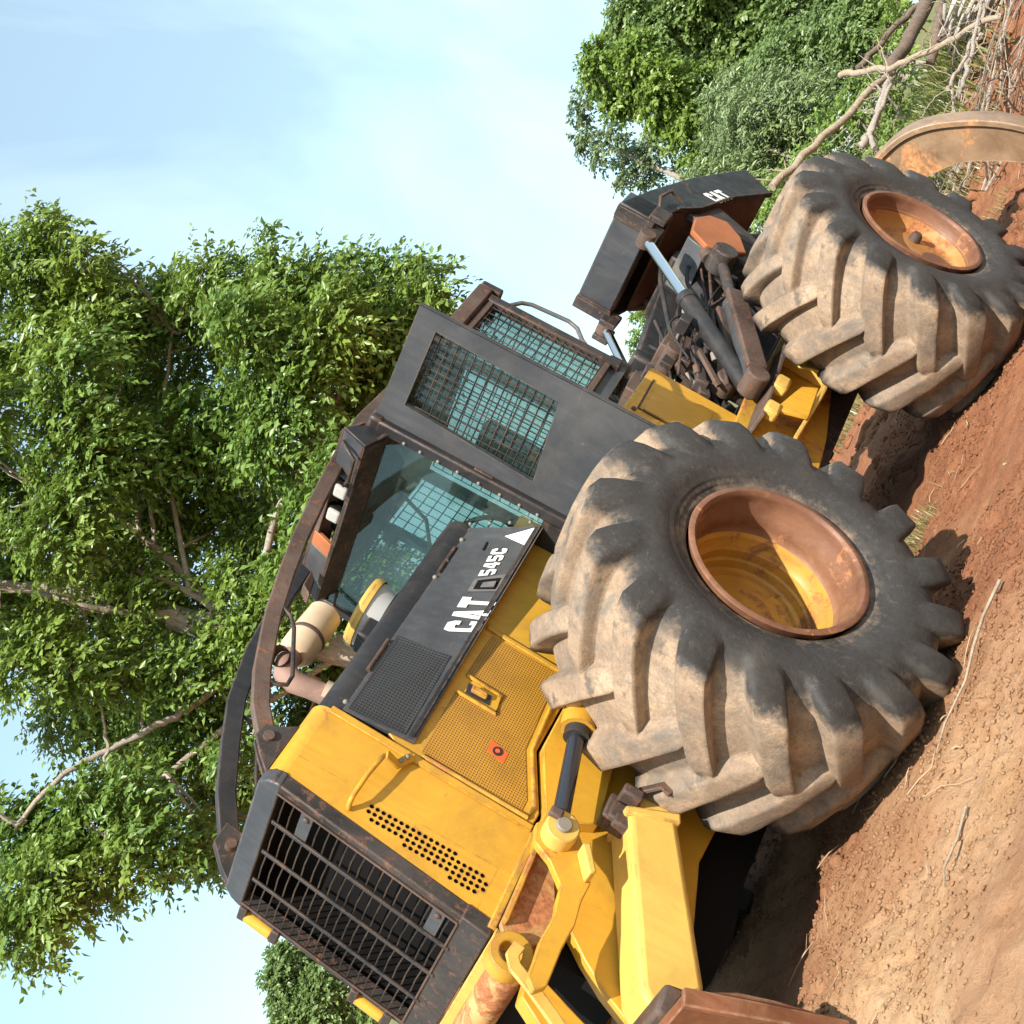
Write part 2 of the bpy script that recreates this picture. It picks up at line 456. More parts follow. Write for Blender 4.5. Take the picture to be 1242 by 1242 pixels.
# value noise for terrain
_T = RNG.random((256, 256))
def vnoise(x, y):
    xi = np.floor(x).astype(int); yi = np.floor(y).astype(int)
    fx = x - xi; fy = y - yi
    fx = fx * fx * (3 - 2 * fx); fy = fy * fy * (3 - 2 * fy)
    a = _T[xi & 255, yi & 255]; b = _T[(xi + 1) & 255, yi & 255]
    c = _T[xi & 255, (yi + 1) & 255]; d = _T[(xi + 1) & 255, (yi + 1) & 255]
    return (a * (1 - fx) + b * fx) * (1 - fy) + (c * (1 - fx) + d * fx) * fy
def fbm(x, y, o=5, lac=2.03, gain=.5):
    s = 0; a = 1; t = 0
    for i in range(o):
        s = s + a * (vnoise(x + 17.3 * i, y - 9.1 * i) - .5); t += a
        x = x * lac; y = y * lac; a *= gain
    return s / t
def sstep(a, b, x):
    t = np.clip((x - a) / (b - a), 0, 1)
    return t * t * (3 - 2 * t)
def ground_h(x, y):
    x = np.asarray(x, float); y = np.asarray(y, float)
    h = .10 * fbm(x * .8, y * .8, 4) + .10 * fbm(x * 3.1 + 5, y * 3.1, 4) * (.5 + vnoise(x * .9 + 3, y * .9))
    cl = fbm(x * 9, y * 9, 3)
    h = h + .035 * cl * sstep(-1.0, -3.5, x) + .018 * cl
    rough = sstep(-.02, .16, fbm(x * 1.1 + 9, y * 1.1, 3) + .10 * sstep(-1.5, -5, x)) 
    h = h + (.010 + .030 * rough) * fbm(x * 15, y * 15, 3) + rough * .05 * np.maximum(fbm(x * 6.5 + 2, y * 6.5, 3), 0) + .012 * np.abs(fbm(x * 27 + 4, y * 27, 2)) - .018 * sstep(.16, .34, fbm(x * 7.3, y * 7.3 + 11, 4))
    h = h - .02
    # rolling heaps of pushed soil behind the machine
    h = h + sstep(-8, -12, x) * (.30 * (fbm(x * .35 + 3, y * .35 + 8, 3) + .25)) * sstep(60, 20, -x)
    h = h + 1.05 * np.exp(-((x + 13.0) / 3.6) ** 2 - ((y - .9) / 3.0) ** 2) * (1 + .5 * fbm(x * 1.1, y * 1.1, 4))
    # soil squeezed up round the two near wheels, flat pads under all four
    for wx, wz in ((0, 0.), (-3.93, -.08)):
        for wy in (1.17, -1.17):
            dx = x - wx; dy = y - wy
            e = np.sqrt((dx / .75) ** 2 + (dy / .62) ** 2)
            pad = sstep(1.0, .55, e)
            h = h * (1 - pad) + pad * (wz + .015)
            h = h + .05 * np.exp(-((e - 1.25) / .28) ** 2)
    far = sstep(40, 120, np.sqrt(x * x + y * y))
    return h * (1 - far) + far * 1.2 * fbm(x * .02, y * .02, 3)
# ================================================================ the skidder
# x forward, y to its left, z up; the front axle is at the origin
SK = empty('log_skidder')
tag(SK, 'yellow and black wheeled log skidder with huge muddy tyres on red dirt', 'skidder')

# ---------------------------------------------------------------- letters
def letter_polys(ch):
    """blocky capitals in a unit box, as lists of simple polygons"""
    C8 = [[(0, .18), (.18, 0), (.82, 0), (1, .18), (1, .36), (.66, .36), (.66, .26), (.36, .26), (.30, .32), (.0, .32)],
          [(0, .32), (.30, .32), (.30, .68), (0, .68)],
          [(0, .68), (.30, .68), (.36, .74), (.66, .74), (.66, .64), (1, .64), (1, .82), (.82, 1), (.18, 1), (0, .82)]]
    T = {'C': C8,
         'A': [[(0, 0), (.28, 0), (.50, .62), (.72, 0), (1, 0), (.68, 1), (.32, 1)]],
         'T': [[(.34, 0), (.66, 0), (.66, .74), (.34, .74)], [(0, .74), (1, .74), (1, 1), (0, 1)]],
         '5': [[(0, .16), (.16, 0), (.84, 0), (1, .16), (1, .22), (.0, .22)], [(.70, .22), (1, .22), (1, .48), (.70, .40)],
               [(0, .40), (.70, .40), (1, .48), (.84, .62), (.30, .62), (0, .62)], [(0, .62), (.30, .62), (.30, .78), (0, .78)], [(0, .78), (.95, .78), (.95, 1), (0, 1)]],
         '4': [[(.55, 0), (.85, 0), (.85, .22), (.55, .22)], [(0, .22), (1, .22), (1, .42), (0, .42)], [(.55, .42), (.85, .42), (.85, 1), (.55, 1)], [(0, .42), (.26, .42), (.62, 1), (.42, 1)]],
         }
    return T[ch]
def lettering(name, text, quad, nrm, mat, parent, adv=None, tri=False):
    """flat letters laid into a quad (bottom-left, bottom-right, top-right, top-left)"""
    bl, br, tr, tl = [Vector(q) for q in quad]
    n = len(text); gap = .05; w = (1 - gap * (n - 1)) / n
    mb = MB(); off = Vector(nrm) * .003
    def P(u, v):
        return (bl * (1 - u) + br * u) * (1 - v) + (tl * (1 - u) + tr * u) * v
    for i, ch in enumerate(text):
        for poly in letter_polys(ch):
            mb.slab([P(i * (w + gap) + p[0] * w, p[1]) for p in poly], off)
    o = mb.build(name, mat, parent)
    if tri:     # small triangle standing in the foot of the middle letter
        t = MB(); i = 1
        t.slab([P(i * (w + gap) + p[0] * w, p[1]) + off * .5 for p in ((.36, 0), (.64, 0), (.5, .40))], off * 1.6)
        t.build('emblem_triangle', 'white', parent)
    return o

# ---------------------------------------------------------------- wheels
def tyre_mesh():
    mb = MB()
    half = [(.0, .890), (.12, .888), (.22, .879), (.30, .864), (.365, .842), (.415, .812), (.45, .768), (.473, .702), (.479, .635), (.468, .572), (.458, .556), (.452, .525), (.444, .518), (.438, .495), (.428, .488), (.422, .462), (.40, .445), (.33, .435)]
    prof = [(-a, r) for a, r in half[::-1]] + half[1:]
    mb.lathe(prof, 128)
    base = [(-.085, .888), (-.02, .889), (.07, .888), (.16, .884), (.25, .873), (.33, .853), (.39, .827), (.435, .787), (.462, .735), (.473, .700), (.477, .675)]
    top = [(-.080, .945), (-.02, .962), (.07, .966), (.165, .966), (.26, .963), (.345, .957), (.416, .945), (.455, .914), (.474, .850), (.486, .775), (.485, .715)]
    lag = [-19.5, -17.2, -13.6, -10.2, -7.0, -4.2, -2.0, -.4, .8, 2.0, 2.8]
    wid = [.105, .150, .160, .166, .172, .178, .186, .196, .204, .198, .120]
    for s in (1, -1):
        for k in range(16):
            th0 = math.radians(12.5 + 22.5 * k + (0 if s > 0 else 11.25)) + random.uniform(-.008, .008)
            rings = []
            worn = random.uniform(-.006, .004)
            for i in range(len(base)):
                (yb, rb_), (yt, rt) = base[i], top[i]
                th = th0 + math.radians(lag[i]); w = wid[i] / 2
                if 1 <= i <= 6: rt += worn + random.uniform(-.003, .003)
                ring = []
                for u, f in ((-1.06, -.10), (-1.00, .86), (-.90, 1.), (.50, 1.), (.66, .95), (1.02, .45), (1.34, -.10)):
                    yy = yb + (yt - yb) * f; rr = rb_ + (rt - rb_) * f
                    t = th + u * w / .93
                    ring.append((rr * math.cos(t), s * yy, rr * math.sin(t)))
                rings.append(ring)
            m = len(rings[0]); vs = [v for rg in rings for v in rg]; fs = []
            for i in range(len(rings) - 1):
                for j in range(m - 1):
                    fs.append((i * m + j, i * m + j + 1, (i + 1) * m + j + 1, (i + 1) * m + j))
            e = []
            th = th0 + math.radians(lag[0] - 2.4)
            for u, f in ((-.8, -.3), (-.74, .5), (-.62, .75), (.4, .75), (.55, .62), (.75, .3), (.95, -.3)):
                t = th + u * .055 / .93; rr = .888 + .058 * f
                e.append((rr * math.cos(t), s * (-.085 - .03 * (1 - .5 * max(f, 0))), rr * math.sin(t)))
            o = len(vs); vs += e
            for j in range(m - 1):
                fs.append((j + 1, j, o + j, o + j + 1))
            fs.append(tuple(o + j for j in range(m)))
            o2 = (len(rings) - 1) * m
            fs.append(tuple(o2 + j for j in range(m)))
            mb.add(vs, fs)
    return mb.mesh('tyre', 'tyre', 33)
TYRE = tyre_mesh()
def wheel(loc, parent, front, side):
    w = empty('wheel', loc, parent)
    t = link('tyre', TYRE, w)
    if side < 0: t.scale.y = -1
    s = side
    rm = MB(); 
    rm.lathe([(s * a, r) for a, r in [(.30, .400), (.425, .442), (.447, .452), (.452, .446), (.452, .424), (.440, .412), (.425, .408), (.405, .412), (.37, .405), (.335, .392), (.30, .386), (.28, .384), (.25, .392), (.215, .392), (.205, .384)][:None if front else 10]], 72)
    rm.build('rim', 'rimbrown', w, smooth=40)
    dish = MB()
    if front:
        dish.lathe([(s * a, r) for a, r in [(.206, .387), (.19, .365), (.13, .352), (.12, .340), (.075, .332), (.068, .318), (.055, .314), (.03, .306), (.02, .285), (.035, .272), (.018, .262), (.01, .18), (.03, .165), (.03, .0)]], 72)
        dish.build('rim_dish', 'rimyellow', w, smooth=40)
    else:
        dish.lathe([(s * a, r) for a, r in [(.352, .398), (.33, .392), (.275, .372), (.262, .35), (.258, .30), (.268, .26), (.275, .16), (.275, .0)]], 72)
        dish.build('rim_dish', 'rimochre', w, smooth=40)
        hb = MB(); hb.lathe([(s * .27, .044), (s * .315, .041), (s * .333, .030), (s * .338, 0)], 24, c=(-.19, 0, .0))
        hb.build('hub_plug', 'rust', w, smooth=40)
        sc = MB(); sc.lathe([(s * .256, .13), (s * .281, .11), (s * .284, 0)], 32, c=(-.03, 0, -.20)); sc.build('rim_dust_patch', 'rimbrown', w, smooth=40)  # raised brown disc standing for a dust patch on the dish
    return w
wheel((0, 1.17, .95), SK, True, 1)
wheel((0, -1.17, .95), SK, True, -1)
MB().xz([(.15, .85), (1.30, .85), (1.60, .62), (1.58, .50), (1.38, .36), (1.1, .33), (.8, .36), (.4, .34)], .26, .42).build('under_shade_plate', 'dark', SK)  # added near-black plate in place of the deep shade below the arm
axle = MB(); axle.tube([(0, -.75, .95), (0, .75, .95)], .16, 16); axle.build('front_axle', 'black', SK)

# ---------------------------------------------------------------- hood
def xf(z): return 1.665 + (2.45 - z) * .125        # leaning grille plane
def side_y(x): return .53
hood = empty('hood', (0, 0, 0), SK)
# left side sheet, with a field of punched vent holes
PIT = .030
def hole_cols(z):
    return (1.485 + (2.08 - z) * .0, 5)
z0h, z1h = 1.425, 2.085
rows = int((z1h - z0h) / PIT)
xh0 = 1.478; ncol = 6; xh1 = xh0 + ncol * PIT
def hood_side(sgn, holes):
    y = .53 * sgn
    mb = MB()
    def q(*pts): mb.add([(p[0], y, p[1]) for p in pts], [tuple(range(len(pts)))])
    xb = lambda z: xf(z) - .055
    seam = lambda z: 1.17 + (2.41 - z) * .04
    zt = 2.44
    if not holes:
        q((seam(1.35), 1.35), (xb(1.35), 1.35), (xb(zt), zt), (seam(zt), zt))
    else:
        zs1 = z0h + rows * PIT
        q((seam(1.35), 1.35), (xh0, 1.35), (xh0, zt), (seam(zt), zt))
        q((xh0, 1.35), (xb(1.35), 1.35), (xb(z0h), z0h), (xh0, z0h))
        q((xh0, zs1), (xb(zs1), zs1), (xb(zt), zt), (xh0, zt))
        q((xh1, z0h), (xb(z0h), z0h), (xb(zs1), zs1), (xh1, zs1))
        for i in range(rows):
            for j in range(ncol):
                xa = xh0 + j * PIT; za = z0h + i * PIT
                f = i / rows            # 0 bottom .. 1 top
                lo, hi = (2, 6) if f < .27 else ((1, 5) if f < .66 else ((1, 4) if f < .92 else (1, 3)))
                if f < .04: lo, hi = 3, 5
                sq = [(xa, za), (xa + PIT, za), (xa + PIT, za + PIT), (xa, za + PIT)]
                if not (lo <= j < hi):
                    q(*sq); continue
                cx, cz = xa + PIT / 2, za + PIT / 2
                if j % 2: cz += 0
                r = PIT * .37
                ring = [(cx + r * math.cos(2 * PI * k / 12), cz + r * math.sin(2 * PI * k / 12)) for k in range(12)]
                outer = []
                for k in range(12):
                    c, s_ = math.cos(2 * PI * k / 12), math.sin(2 * PI * k / 12)
                    m_ = max(abs(c), abs(s_)); outer.append((cx + PIT / 2 * c / m_, cz + PIT / 2 * s_ / m_))
                corner = {1: sq[2], 4: sq[3], 7: sq[0], 10: sq[1]}
                for k in range(12):
                    k2 = (k + 1) % 12
                    pts = [ring[k], outer[k]]
                    if k in corner: pts.append(corner[k])
                    pts += [outer[k2], ring[k2]]
                    q(*pts)
                    # hole wall
                    mb.add([(ring[k][0], y, ring[k][1]), (ring[k2][0], y, ring[k2][1]), (ring[k2][0], y - .004 * sgn, ring[k2][1]), (ring[k][0], y - .004 * sgn, ring[k][1])], [(0, 1, 2, 3)])
    return mb
def hood_shoulder(sgn):
    mb = MB()
    seam = lambda z: 1.17 + (2.41 - z) * .04
    xb = lambda z: xf(z) - .055
    secs = []
    for x_at in (lambda z: seam(z), lambda z: xb(z)):
        sec = []
        for k in range(9):
            a = PI / 2 * k / 8
            yy = sgn * (.53 - .10 + .10 * math.cos(a)); zz = 2.44 + .09 * math.sin(a)
            sec.append((x_at(zz), yy, zz))
        secs.append(sec)
    n = 9
    mb.add(secs[0] + secs[1], [(k, n + k, n + k + 1, k + 1) for k in range(n - 1)])
    return mb
for sgn in (1, -1):
    hood_side(sgn, sgn > 0).build('hood_side_panel', 'yellow', hood)
    hood_shoulder(sgn).build('hood_shoulder', 'yellow', hood, smooth=60)
MB().slab([(1.17, .43, 2.53), (xf(2.53) - .055, .43, 2.53), (xf(2.53) - .055, -.43, 2.53), (1.17, -.43, 2.53)], (0, 0, -.01)).build('hood_top_panel', 'yellow', hood)
MB().xz([(1.2, 1.345), (1.46, 1.345), (1.40, 2.42), (1.2, 2.42)], -.522, .522).build('radiator_core', 'dark', hood)
for sgn in (1, -1): MB().xz([(1.42, 1.345), (1.735, 1.345), (1.60, 2.42), (1.38, 2.42)], sgn * .505, sgn * .522).build('shade_liner', 'dark', hood)  # near-black sheets, the shade behind the grille put into their colour
MB().xz([(1.38, 2.41), (1.60, 2.41), (1.60, 2.43), (1.38, 2.43)], -.50, .50).build('shade_liner', 'dark', hood)
MB().xz([(1.21, 1.325), (1.765, 1.315), (1.77, 1.355), (1.21, 1.365)], .50, .552).build('bottom_flange', 'yellow_worn', hood, bevel=.008)
# folded edge where the shroud meets the engine door
MB().slab([(1.155, .532, 2.44), (1.195, .532, 2.44), (1.235, .532, 1.37), (1.195, .532, 1.37)], (0, .012, 0)).build('shroud_edge', 'yellow', hood, bevel=.004)
# three pin holes and scratches stay in the paint; long bent grab handle
hd = MB(); hd.tube([(1.285, .585, 2.095), (1.31, .605, 2.11), (1.44, .605, 2.125), (1.56, .59, 2.13), (1.585, .57, 2.128), (1.60, .535, 2.122)], .0125, 10)
h_o = hd.build('hood_handle', 'yellow', hood, smooth=50)
MB().tube([(1.305, .62, 2.10), (1.285, .565, 2.04), (1.20, .556, 2.0)], .02, 4, square=(.045, .014), up=(0, 1, 0)).build('handle_bracket', 'yellow', hood, bevel=.004)


bolts_later = [(1.262, .57, 2.035), (1.225, .57, 2.02)]
# black rear half of the hood: rounded shoulders, narrowing towards the cab
def bolts(name, pts, r, parent, mat='bolt'):
    me = MB().ball((0, 0, 0), r, 10, 6).mesh(name, mat, 60)
    for p in pts: link(name, me, parent).location = p
def hood_sec(x, w, zt, zb, r=.095):
    sec = [(w, zb)]
    for k in range(9):
        a = PI / 2 * k / 8
        sec.append((w - r + r * math.cos(a), zt - r + r * math.sin(a)))
    return [(x, y, z) for y, z in sec] + [(x, -y, z) for y, z in sec[::-1]]
bolts('bracket_bolt', bolts_later, .014, hood)
cv = MB(); A = hood_sec(1.165, .525, 2.515, 2.385); B = hood_sec(-.40, .435, 2.535, 2.40)
n = len(A); cv.add(A + B, [(k, n + k, n + k + 1, k + 1) for k in range(n - 1)])
cv.add(B, [tuple(range(n))])
cv.build('engine_cover', 'black', hood, smooth=50)
be = MB(); be.lathe([(-.47, .0), (-.465, .07), (-.45, .092), (-.30, .098), (-.26, .094)], 20, 'X', (0, .335, 2.445)); be.build('cover_end_boss', 'rubber', hood, smooth=50)
bolts('cover_bolt', [(x, .524 - (1.1 - x) * .054, 2.405) for x in (1.09, .79, .64, .06, -.09, -.30)], .014, hood)

# ---------------------------------------------------------------- black engine doors (the left one carries the lettering)
def door_pt(x, z):
    """outer face of the left engine door (a slightly twisted sheet)"""
    s = (1.15 - x) / 1.62; t = (z - 2.03) / .375
    return .545 + s * .135 + t * (-.012 - s * .235)
for sgn in (1, -1):
    d = empty('engine_door', (0, 0, 0), SK)
    if sgn > 0: tag(d, 'black engine door with white lettering')
    sh = MB(); NX, NZ = 10, 3
    c = {(0, 0): (1.12, 2.03), (1, 0): (-.47, 2.045), (1, 1): (-.43, 2.415), (0, 1): (1.145, 2.395)}
    grid = []
    for i in range(NX + 1):
        for j in range(NZ + 1):
            u, v = i / NX, j / NZ
            x = (c[0, 0][0] * (1 - u) + c[1, 0][0] * u) * (1 - v) + (c[0, 1][0] * (1 - u) + c[1, 1][0] * u) * v
            z = (c[0, 0][1] * (1 - u) + c[1, 0][1] * u) * (1 - v) + (c[0, 1][1] * (1 - u) + c[1, 1][1] * u) * v
            grid.append((x, z))
    v1 = [(x, sgn * door_pt(x, z), z) for x, z in grid]; v2 = [(x, sgn * (door_pt(x, z) - .035), z) for x, z in grid]
    m = NZ + 1; fs = []
    for i in range(NX):
        for j in range(NZ):
            a = i * m + j; fs.append((a, a + m, a + m + 1, a + 1)); o = len(v1); fs.append((o + a, o + a + 1, o + a + m + 1, o + a + m))
    per = [i * m for i in range(NX + 1)] + [NX * m + j for j in range(1, m)] + [i * m + NZ for i in range(NX - 1, -1, -1)] + [j for j in range(NZ - 1, 0, -1)]
    o = len(v1)
    for k in range(len(per)):
        a, b = per[k], per[(k + 1) % len(per)]; fs.append((a, b, o + b, o + a))
    sh.add(v1 + v2, fs); sh.build('door_sheet', 'charcoal', d, smooth=30)
    if sgn < 0: continue
    def on(x, z, k=.0): return (x, door_pt(x, z) + k, z)
    # punched air panel at the front end and the smooth lettered strip
    MB().slab([on(1.105, 2.085), on(.58, 2.10), on(.565, 2.385), on(1.12, 2.375)], (0, .004, 0)).build('punched_panel', 'black_mesh', d)
    MB().slab([on(1.10, 2.045, .002), on(-.455, 2.06, .002), on(-.45, 2.085, .002), on(1.10, 2.07, .002)], (0, .012, 0)).build('door_bottom_edge', 'black', d)
    for xa, xb_ in ((.86, .62), (.02, -.22)): MB().tube([on(xa, 2.405, .006), on(xb_, 2.41, .006)], .012, 8).build('door_hinge', 'rustblack', d, smooth=50)
    nv = (.08, .94, .32)
    lettering('lettering', 'CAT', [on(.385, 2.048, .004), on(.135, 2.046, .004), on(.172, 2.214, .004), on(.442, 2.204, .004)], nv, 'white', d, tri=True)
    lettering('model_number', '545C', [on(-.036, 2.136, .004), on(-.258, 2.150, .004), on(-.243, 2.222, .004), on(-.006, 2.208, .004)], nv, 'white', d)
    MB().slab([on(-.36, 2.205, .004), on(-.458, 2.065, .004), on(-.285, 2.058, .004)], (0, .003, 0)).build('white_triangle', 'white', d)
    MB().slab([on(-.225, 2.262, .004), on(-.30, 2.268, .004), on(-.30, 2.278, .004), on(-.225, 2.272, .004)], (0, .003, 0)).build('door_slot', 'dark', d)
    fr = MB()
    fr.slab([on(.02, 2.215, .002), on(.125, 2.212, .002), on(.075, 2.06, .002), on(-.065, 2.065, .002)], (0, .003, 0)); fr.build('latch_plate', 'greysteel', d)
    MB().slab([on(.028, 2.195, .006), on(.10, 2.192, .006), on(.07, 2.09, .006), on(-.02, 2.095, .006)], (0, .002, 0)).build('latch_recess', 'dark', d)
    lt = MB(); lt.slab([on(.05, 2.165, .009), on(.085, 2.163, .009), on(.065, 2.10, .009), on(.02, 2.105, .009)], (0, .014, 0)); lt.build('latch', 'greysteel', d, bevel=.004)

# ---------------------------------------------------------------- yellow lower side panels
for sgn in (1, -1):
    sp = empty('side_panel', (0, 0, 0), SK)
    y = .53 * sgn
    outl = [(1.195, 2.05), (1.215, 1.375), (1.115, 1.37), (.80, 1.515), (-.62, 1.49), (-.62, 2.2), (1.1, 2.2)]
    MB().slab([(x, y, z) for x, z in outl], (0, -.03 * sgn, 0)).build('panel_sheet', 'yellow', sp, bevel=.006)
    if sgn < 0: continue
    MB().slab([(x, y + .001, z) for x, z in [(1.135, 1.98), (1.155, 1.45), (1.085, 1.45), (.83, 1.565), (.305, 1.60), (.29, 1.985), (.60, 1.995), (.61, 1.785), (.735, 1.77), (.725, 1.995)]], (0, .003, 0)).build('punched_sheet', 'yellow_mesh', sp)
    MB().slab([(x, y + .002, z) for x, z in [(.245, 2.03), (.272, 2.03), (.30, 1.50), (.275, 1.50)]], (0, .014, 0)).build('panel_seam', 'yellow', sp, bevel=.005)
    tr = MB()
    pts = [(1.155, 1.97), (1.172, 1.41), (1.10, 1.405), (.815, 1.535), (.30, 1.565)]
    tr.tube([(p[0], y + .006, p[1]) for p in pts], .012, 8)
    tr.build('panel_trim', 'yellow_worn', sp, smooth=50)
    lf = MB(); lf.tube([(.60, y + .006, 1.985), (.612, y + .006, 1.785), (.73, y + .006, 1.772), (.72, y + .006, 1.99)], .011, 8)
    lf.build('latch_frame', 'yellow', sp, smooth=50)
    MB().slab([(x, y + .002, z) for x, z in [(.635, 1.96), (.64, 1.83), (.70, 1.82), (.70, 1.95)]], (0, .003, 0)).build('latch_recess', 'decal_black', sp, bevel=.001)
    MB().xz([(.65, 1.935), (.655, 1.85), (.685, 1.845), (.685, 1.93)], y + .005, y + .03).build('latch_handle', 'yellow_worn', sp, bevel=.006)
    MB().slab([(x, y + .004, z) for x, z in [(.875, 1.725), (.90, 1.625), (.968, 1.625), (.945, 1.72)]], (0, .0025, 0)).build('warning_decal', 'decal_orange', sp)
    ring = MB()
    ring.lathe([(y + .007, .0), (y + .007, .026), (y + .009, .026), (y + .009, .0)], 20, c=(.921, 0, 1.675)); ring.build('warning_symbol', 'decal_black', sp)
    s2 = MB(); s2.lathe([(y + .0095, .0), (y + .0095, .012), (y + .011, .012), (y + .011, 0)], 14, c=(.921, 0, 1.677)); s2.build('warning_symbol', 'decal_orange', sp)

# ---------------------------------------------------------------- grille
gr = empty('grille', (0, 0, 0), SK)
def gp(y, z, k=0.): return (xf(z) + k, y, z)
ZB, ZT, WI, WO = 1.47, 2.425, .485, .535
for sgn in (1, -1):
    MB().slab([gp(sgn * WI, 1.33), gp(sgn * WO, 1.33), gp(sgn * WO, 2.47), gp(sgn * WI, 2.47)], (-.075, 0, -.0)).build('frame_side', 'rustblack', gr, bevel=.008)
tp = MB(); sec = []
WO += .004
prof = [(-WO, 2.44), (-WO + .02, 2.49), (-WO + .07, 2.533), (WO - .07, 2.533), (WO - .02, 2.49), (WO, 2.44), (WO, 2.42), (-WO, 2.42)]
tp.slab([gp(y, z, .002) for y, z in prof], (-.08, 0, -.0)); tp.build('frame_top', 'charcoal', gr, bevel=.01)
WO -= .004
MB().slab([gp(-WO - .004, 1.325, .003), gp(WO + .004, 1.325, .003), gp(WO + .004, ZB, .003), gp(-WO - .004, ZB, .003)], (-.08, 0, 0)).build('frame_bottom', 'rustblack', gr, bevel=.008)
ed = MB()
for sgn in (1, -1): ed.tube([gp(sgn * WI, ZB, .006), gp(sgn * WI, ZT, .006)], .006, 6)
ed.tube([gp(-WI, ZB, .006), gp(WI, ZB, .006)], .006, 6); ed.build('frame_edge', 'rust', gr)
NW = 19
for i in range(NW):
    z = ZB + (ZT - ZB) * (i + .8) / (NW + .6)
    w_ = MB()
    off = random.uniform(-.003, .003)
    pts = []
    for k in range(9):
        y = -WI + 2 * WI * k / 8
        bow = .006 * math.sin(PI * ((k * .5) % 1)) * random.uniform(.3, 1)
        pts.append(gp(y, z + bow + off, -.005))
    w_.tube(pts, .0038, 5); w_.build('grille_wire', 'wire', gr)
for y in (.275, .02, -.235):
    MB().slab([gp(y - .011, ZB - .02, .012), gp(y + .011, ZB - .02, .012), gp(y + .011, ZT - .015, .012), gp(y - .011, ZT - .015, .012)], (-.012, 0, 0)).build('grille_bar', 'black', gr, bevel=.003)
for z in (2.26, 1.56):
    MB().slab([gp(.29, z - .032, .004), gp(WI, z - .032, .004), gp(WI, z + .032, .004), gp(.29, z + .032, .004)], (-.01, 0, 0)).build('grille_tab', 'charcoal', gr, bevel=.003)
    b = MB(); b.ball(gp(.445, z, .008), .016, 10, 6, (.6, 1, 1)); b.build('tab_bolt', 'rust', gr, smooth=60)
# tilted fan shroud blades dimly seen behind the wires
for z in (2.305, 1.64):
    h = MB(); h.tube([gp(-.575, z - .075, -.005), gp(-.575, z + .075, -.005)], .034, 14); h.build('grille_hinge', 'yellow', gr, smooth=50)
    for k in (-1, 1):
        c = gp(-.555, z + k * .095, -.01)
        MB().box(c[0] - .035, c[0] + .035, c[1] - .05, c[1] + .06, c[2] - .022, c[2] + .022).build('hinge_bracket', 'rustblack', gr, bevel=.006)

# ---------------------------------------------------------------- exhaust and air cleaner on the hood
ex = empty('exhaust', (0, 0, 0), SK)
m_ = MB(); m_.lathe([(.27, .02), (.275, .07), (.295, .094), (.44, .098), (.60, .096), (.635, .075), (.64, .055)], 32, 'X', (0, .05, 2.845)); m_.build('muffler', 'cream', ex, smooth=40)
MB().lathe([(.475, .0985), (.482, .1025), (.495, .1025), (.502, .0985)], 32, 'X', (0, .05, 2.845)).build('muffler_band', 'rust', ex, smooth=40)
p_ = MB(); p_.tube([(.60, .05, 2.85), (.70, .06, 2.85), (.775, .08, 2.82), (.80, .08, 2.75), (.785, .08, 2.67), (.76, .08, 2.45)], [.058, .06, .062, .06, .056, .056], 18); p_.build('exhaust_pipe', 'pinkrust', ex, smooth=50)
o_ = MB(); o_.tube([(.72, .09, 2.86), (.77, .17, 2.88)], [.05, .056], 16, cap=False); o_.build('exhaust_outlet', 'rust', ex, smooth=50)
MB().tube([(.765, .08, 2.60), (.755, .08, 2.52)], .066, 18).build('pipe_collar', 'cream', ex, smooth=50)
ac = empty('air_cleaner', (0, 0, 0), SK)
b_ = MB(); b_.lathe([(2.545, .10), (2.55, .165), (2.64, .185), (2.645, 0)], 36, 'Z', (.20, .12, 0)); b_.build('cleaner_bowl', 'clearplastic', ac, smooth=40)
c_ = MB(); c_.lathe([(2.640, .196), (2.665, .202), (2.69, .19), (2.70, .12), (2.705, 0)], 36, 'Z', (.20, .12, 0)); c_.build('cleaner_cap', 'yellow_pale', ac, smooth=40)
MB().lathe([(2.50, .17), (2.548, .19), (2.55, .10)], 28, 'Z', (.20, .12, 0)).build('cleaner_base', 'black', ac, smooth=40)
MB().box(.36, .50, .14, .30, 2.50, 2.60).build('intake_box', 'black', SK, bevel=.015)

# ---------------------------------------------------------------- brush guards from hood to roof
bg = empty('brush_guard', (0, 0, 0), SK)
tag(bg, 'rusted brush guard bar over the engine hood')
gpath = [(1.43, .44, 2.595), (1.395, .44, 2.645), (1.285, .44, 2.735), (1.10, .44, 2.835), (.80, .44, 2.955), (.52, .44, 3.04), (.245, .44, 3.11), (-.08, .44, 3.175), (-.38, .44, 3.225), (-.50, .44, 3.243)]
MB().tube(gpath, .05, square=(.062, .085), up=(0, 0, 1)).build('guard_bar', 'rust', bg, bevel=.008)
MB().tube([(-.50, .44, 3.243), (-.78, .44, 3.272), (-1.25, .44, 3.245)], .05, square=(.066, .09), up=(0, 0, 1)).build('guard_bar', 'rust', bg, bevel=.008)
MB().xz([(1.30, 2.52), (1.60, 2.525), (1.53, 2.60), (1.455, 2.665), (1.38, 2.66), (1.36, 2.60)], .405, .425).build('guard_foot', 'rustblack', bg, bevel=.004)
MB().xz([(1.30, 2.52), (1.60, 2.525), (1.53, 2.60), (1.455, 2.665), (1.38, 2.66), (1.36, 2.60)], .458, .478).build('guard_foot', 'rustblack', bg, bevel=.004)
MB().tube([(1.435, .39, 2.61), (1.435, .495, 2.61)], .026, 14).build('guard_pin', 'rust', bg, smooth=50)
lp = MB(); lp.tube([(.72, .46, 2.945), (.745, .46, 2.885), (.80, .46, 2.835), (1.06, .46, 2.695), (1.12, .46, 2.69), (1.15, .46, 2.74), (1.145, .46, 2.78)], .011, 8); lp.build('guard_loop', 'black', bg, smooth=50)
bg2 = empty('brush_guard', (0, 0, 0), SK)
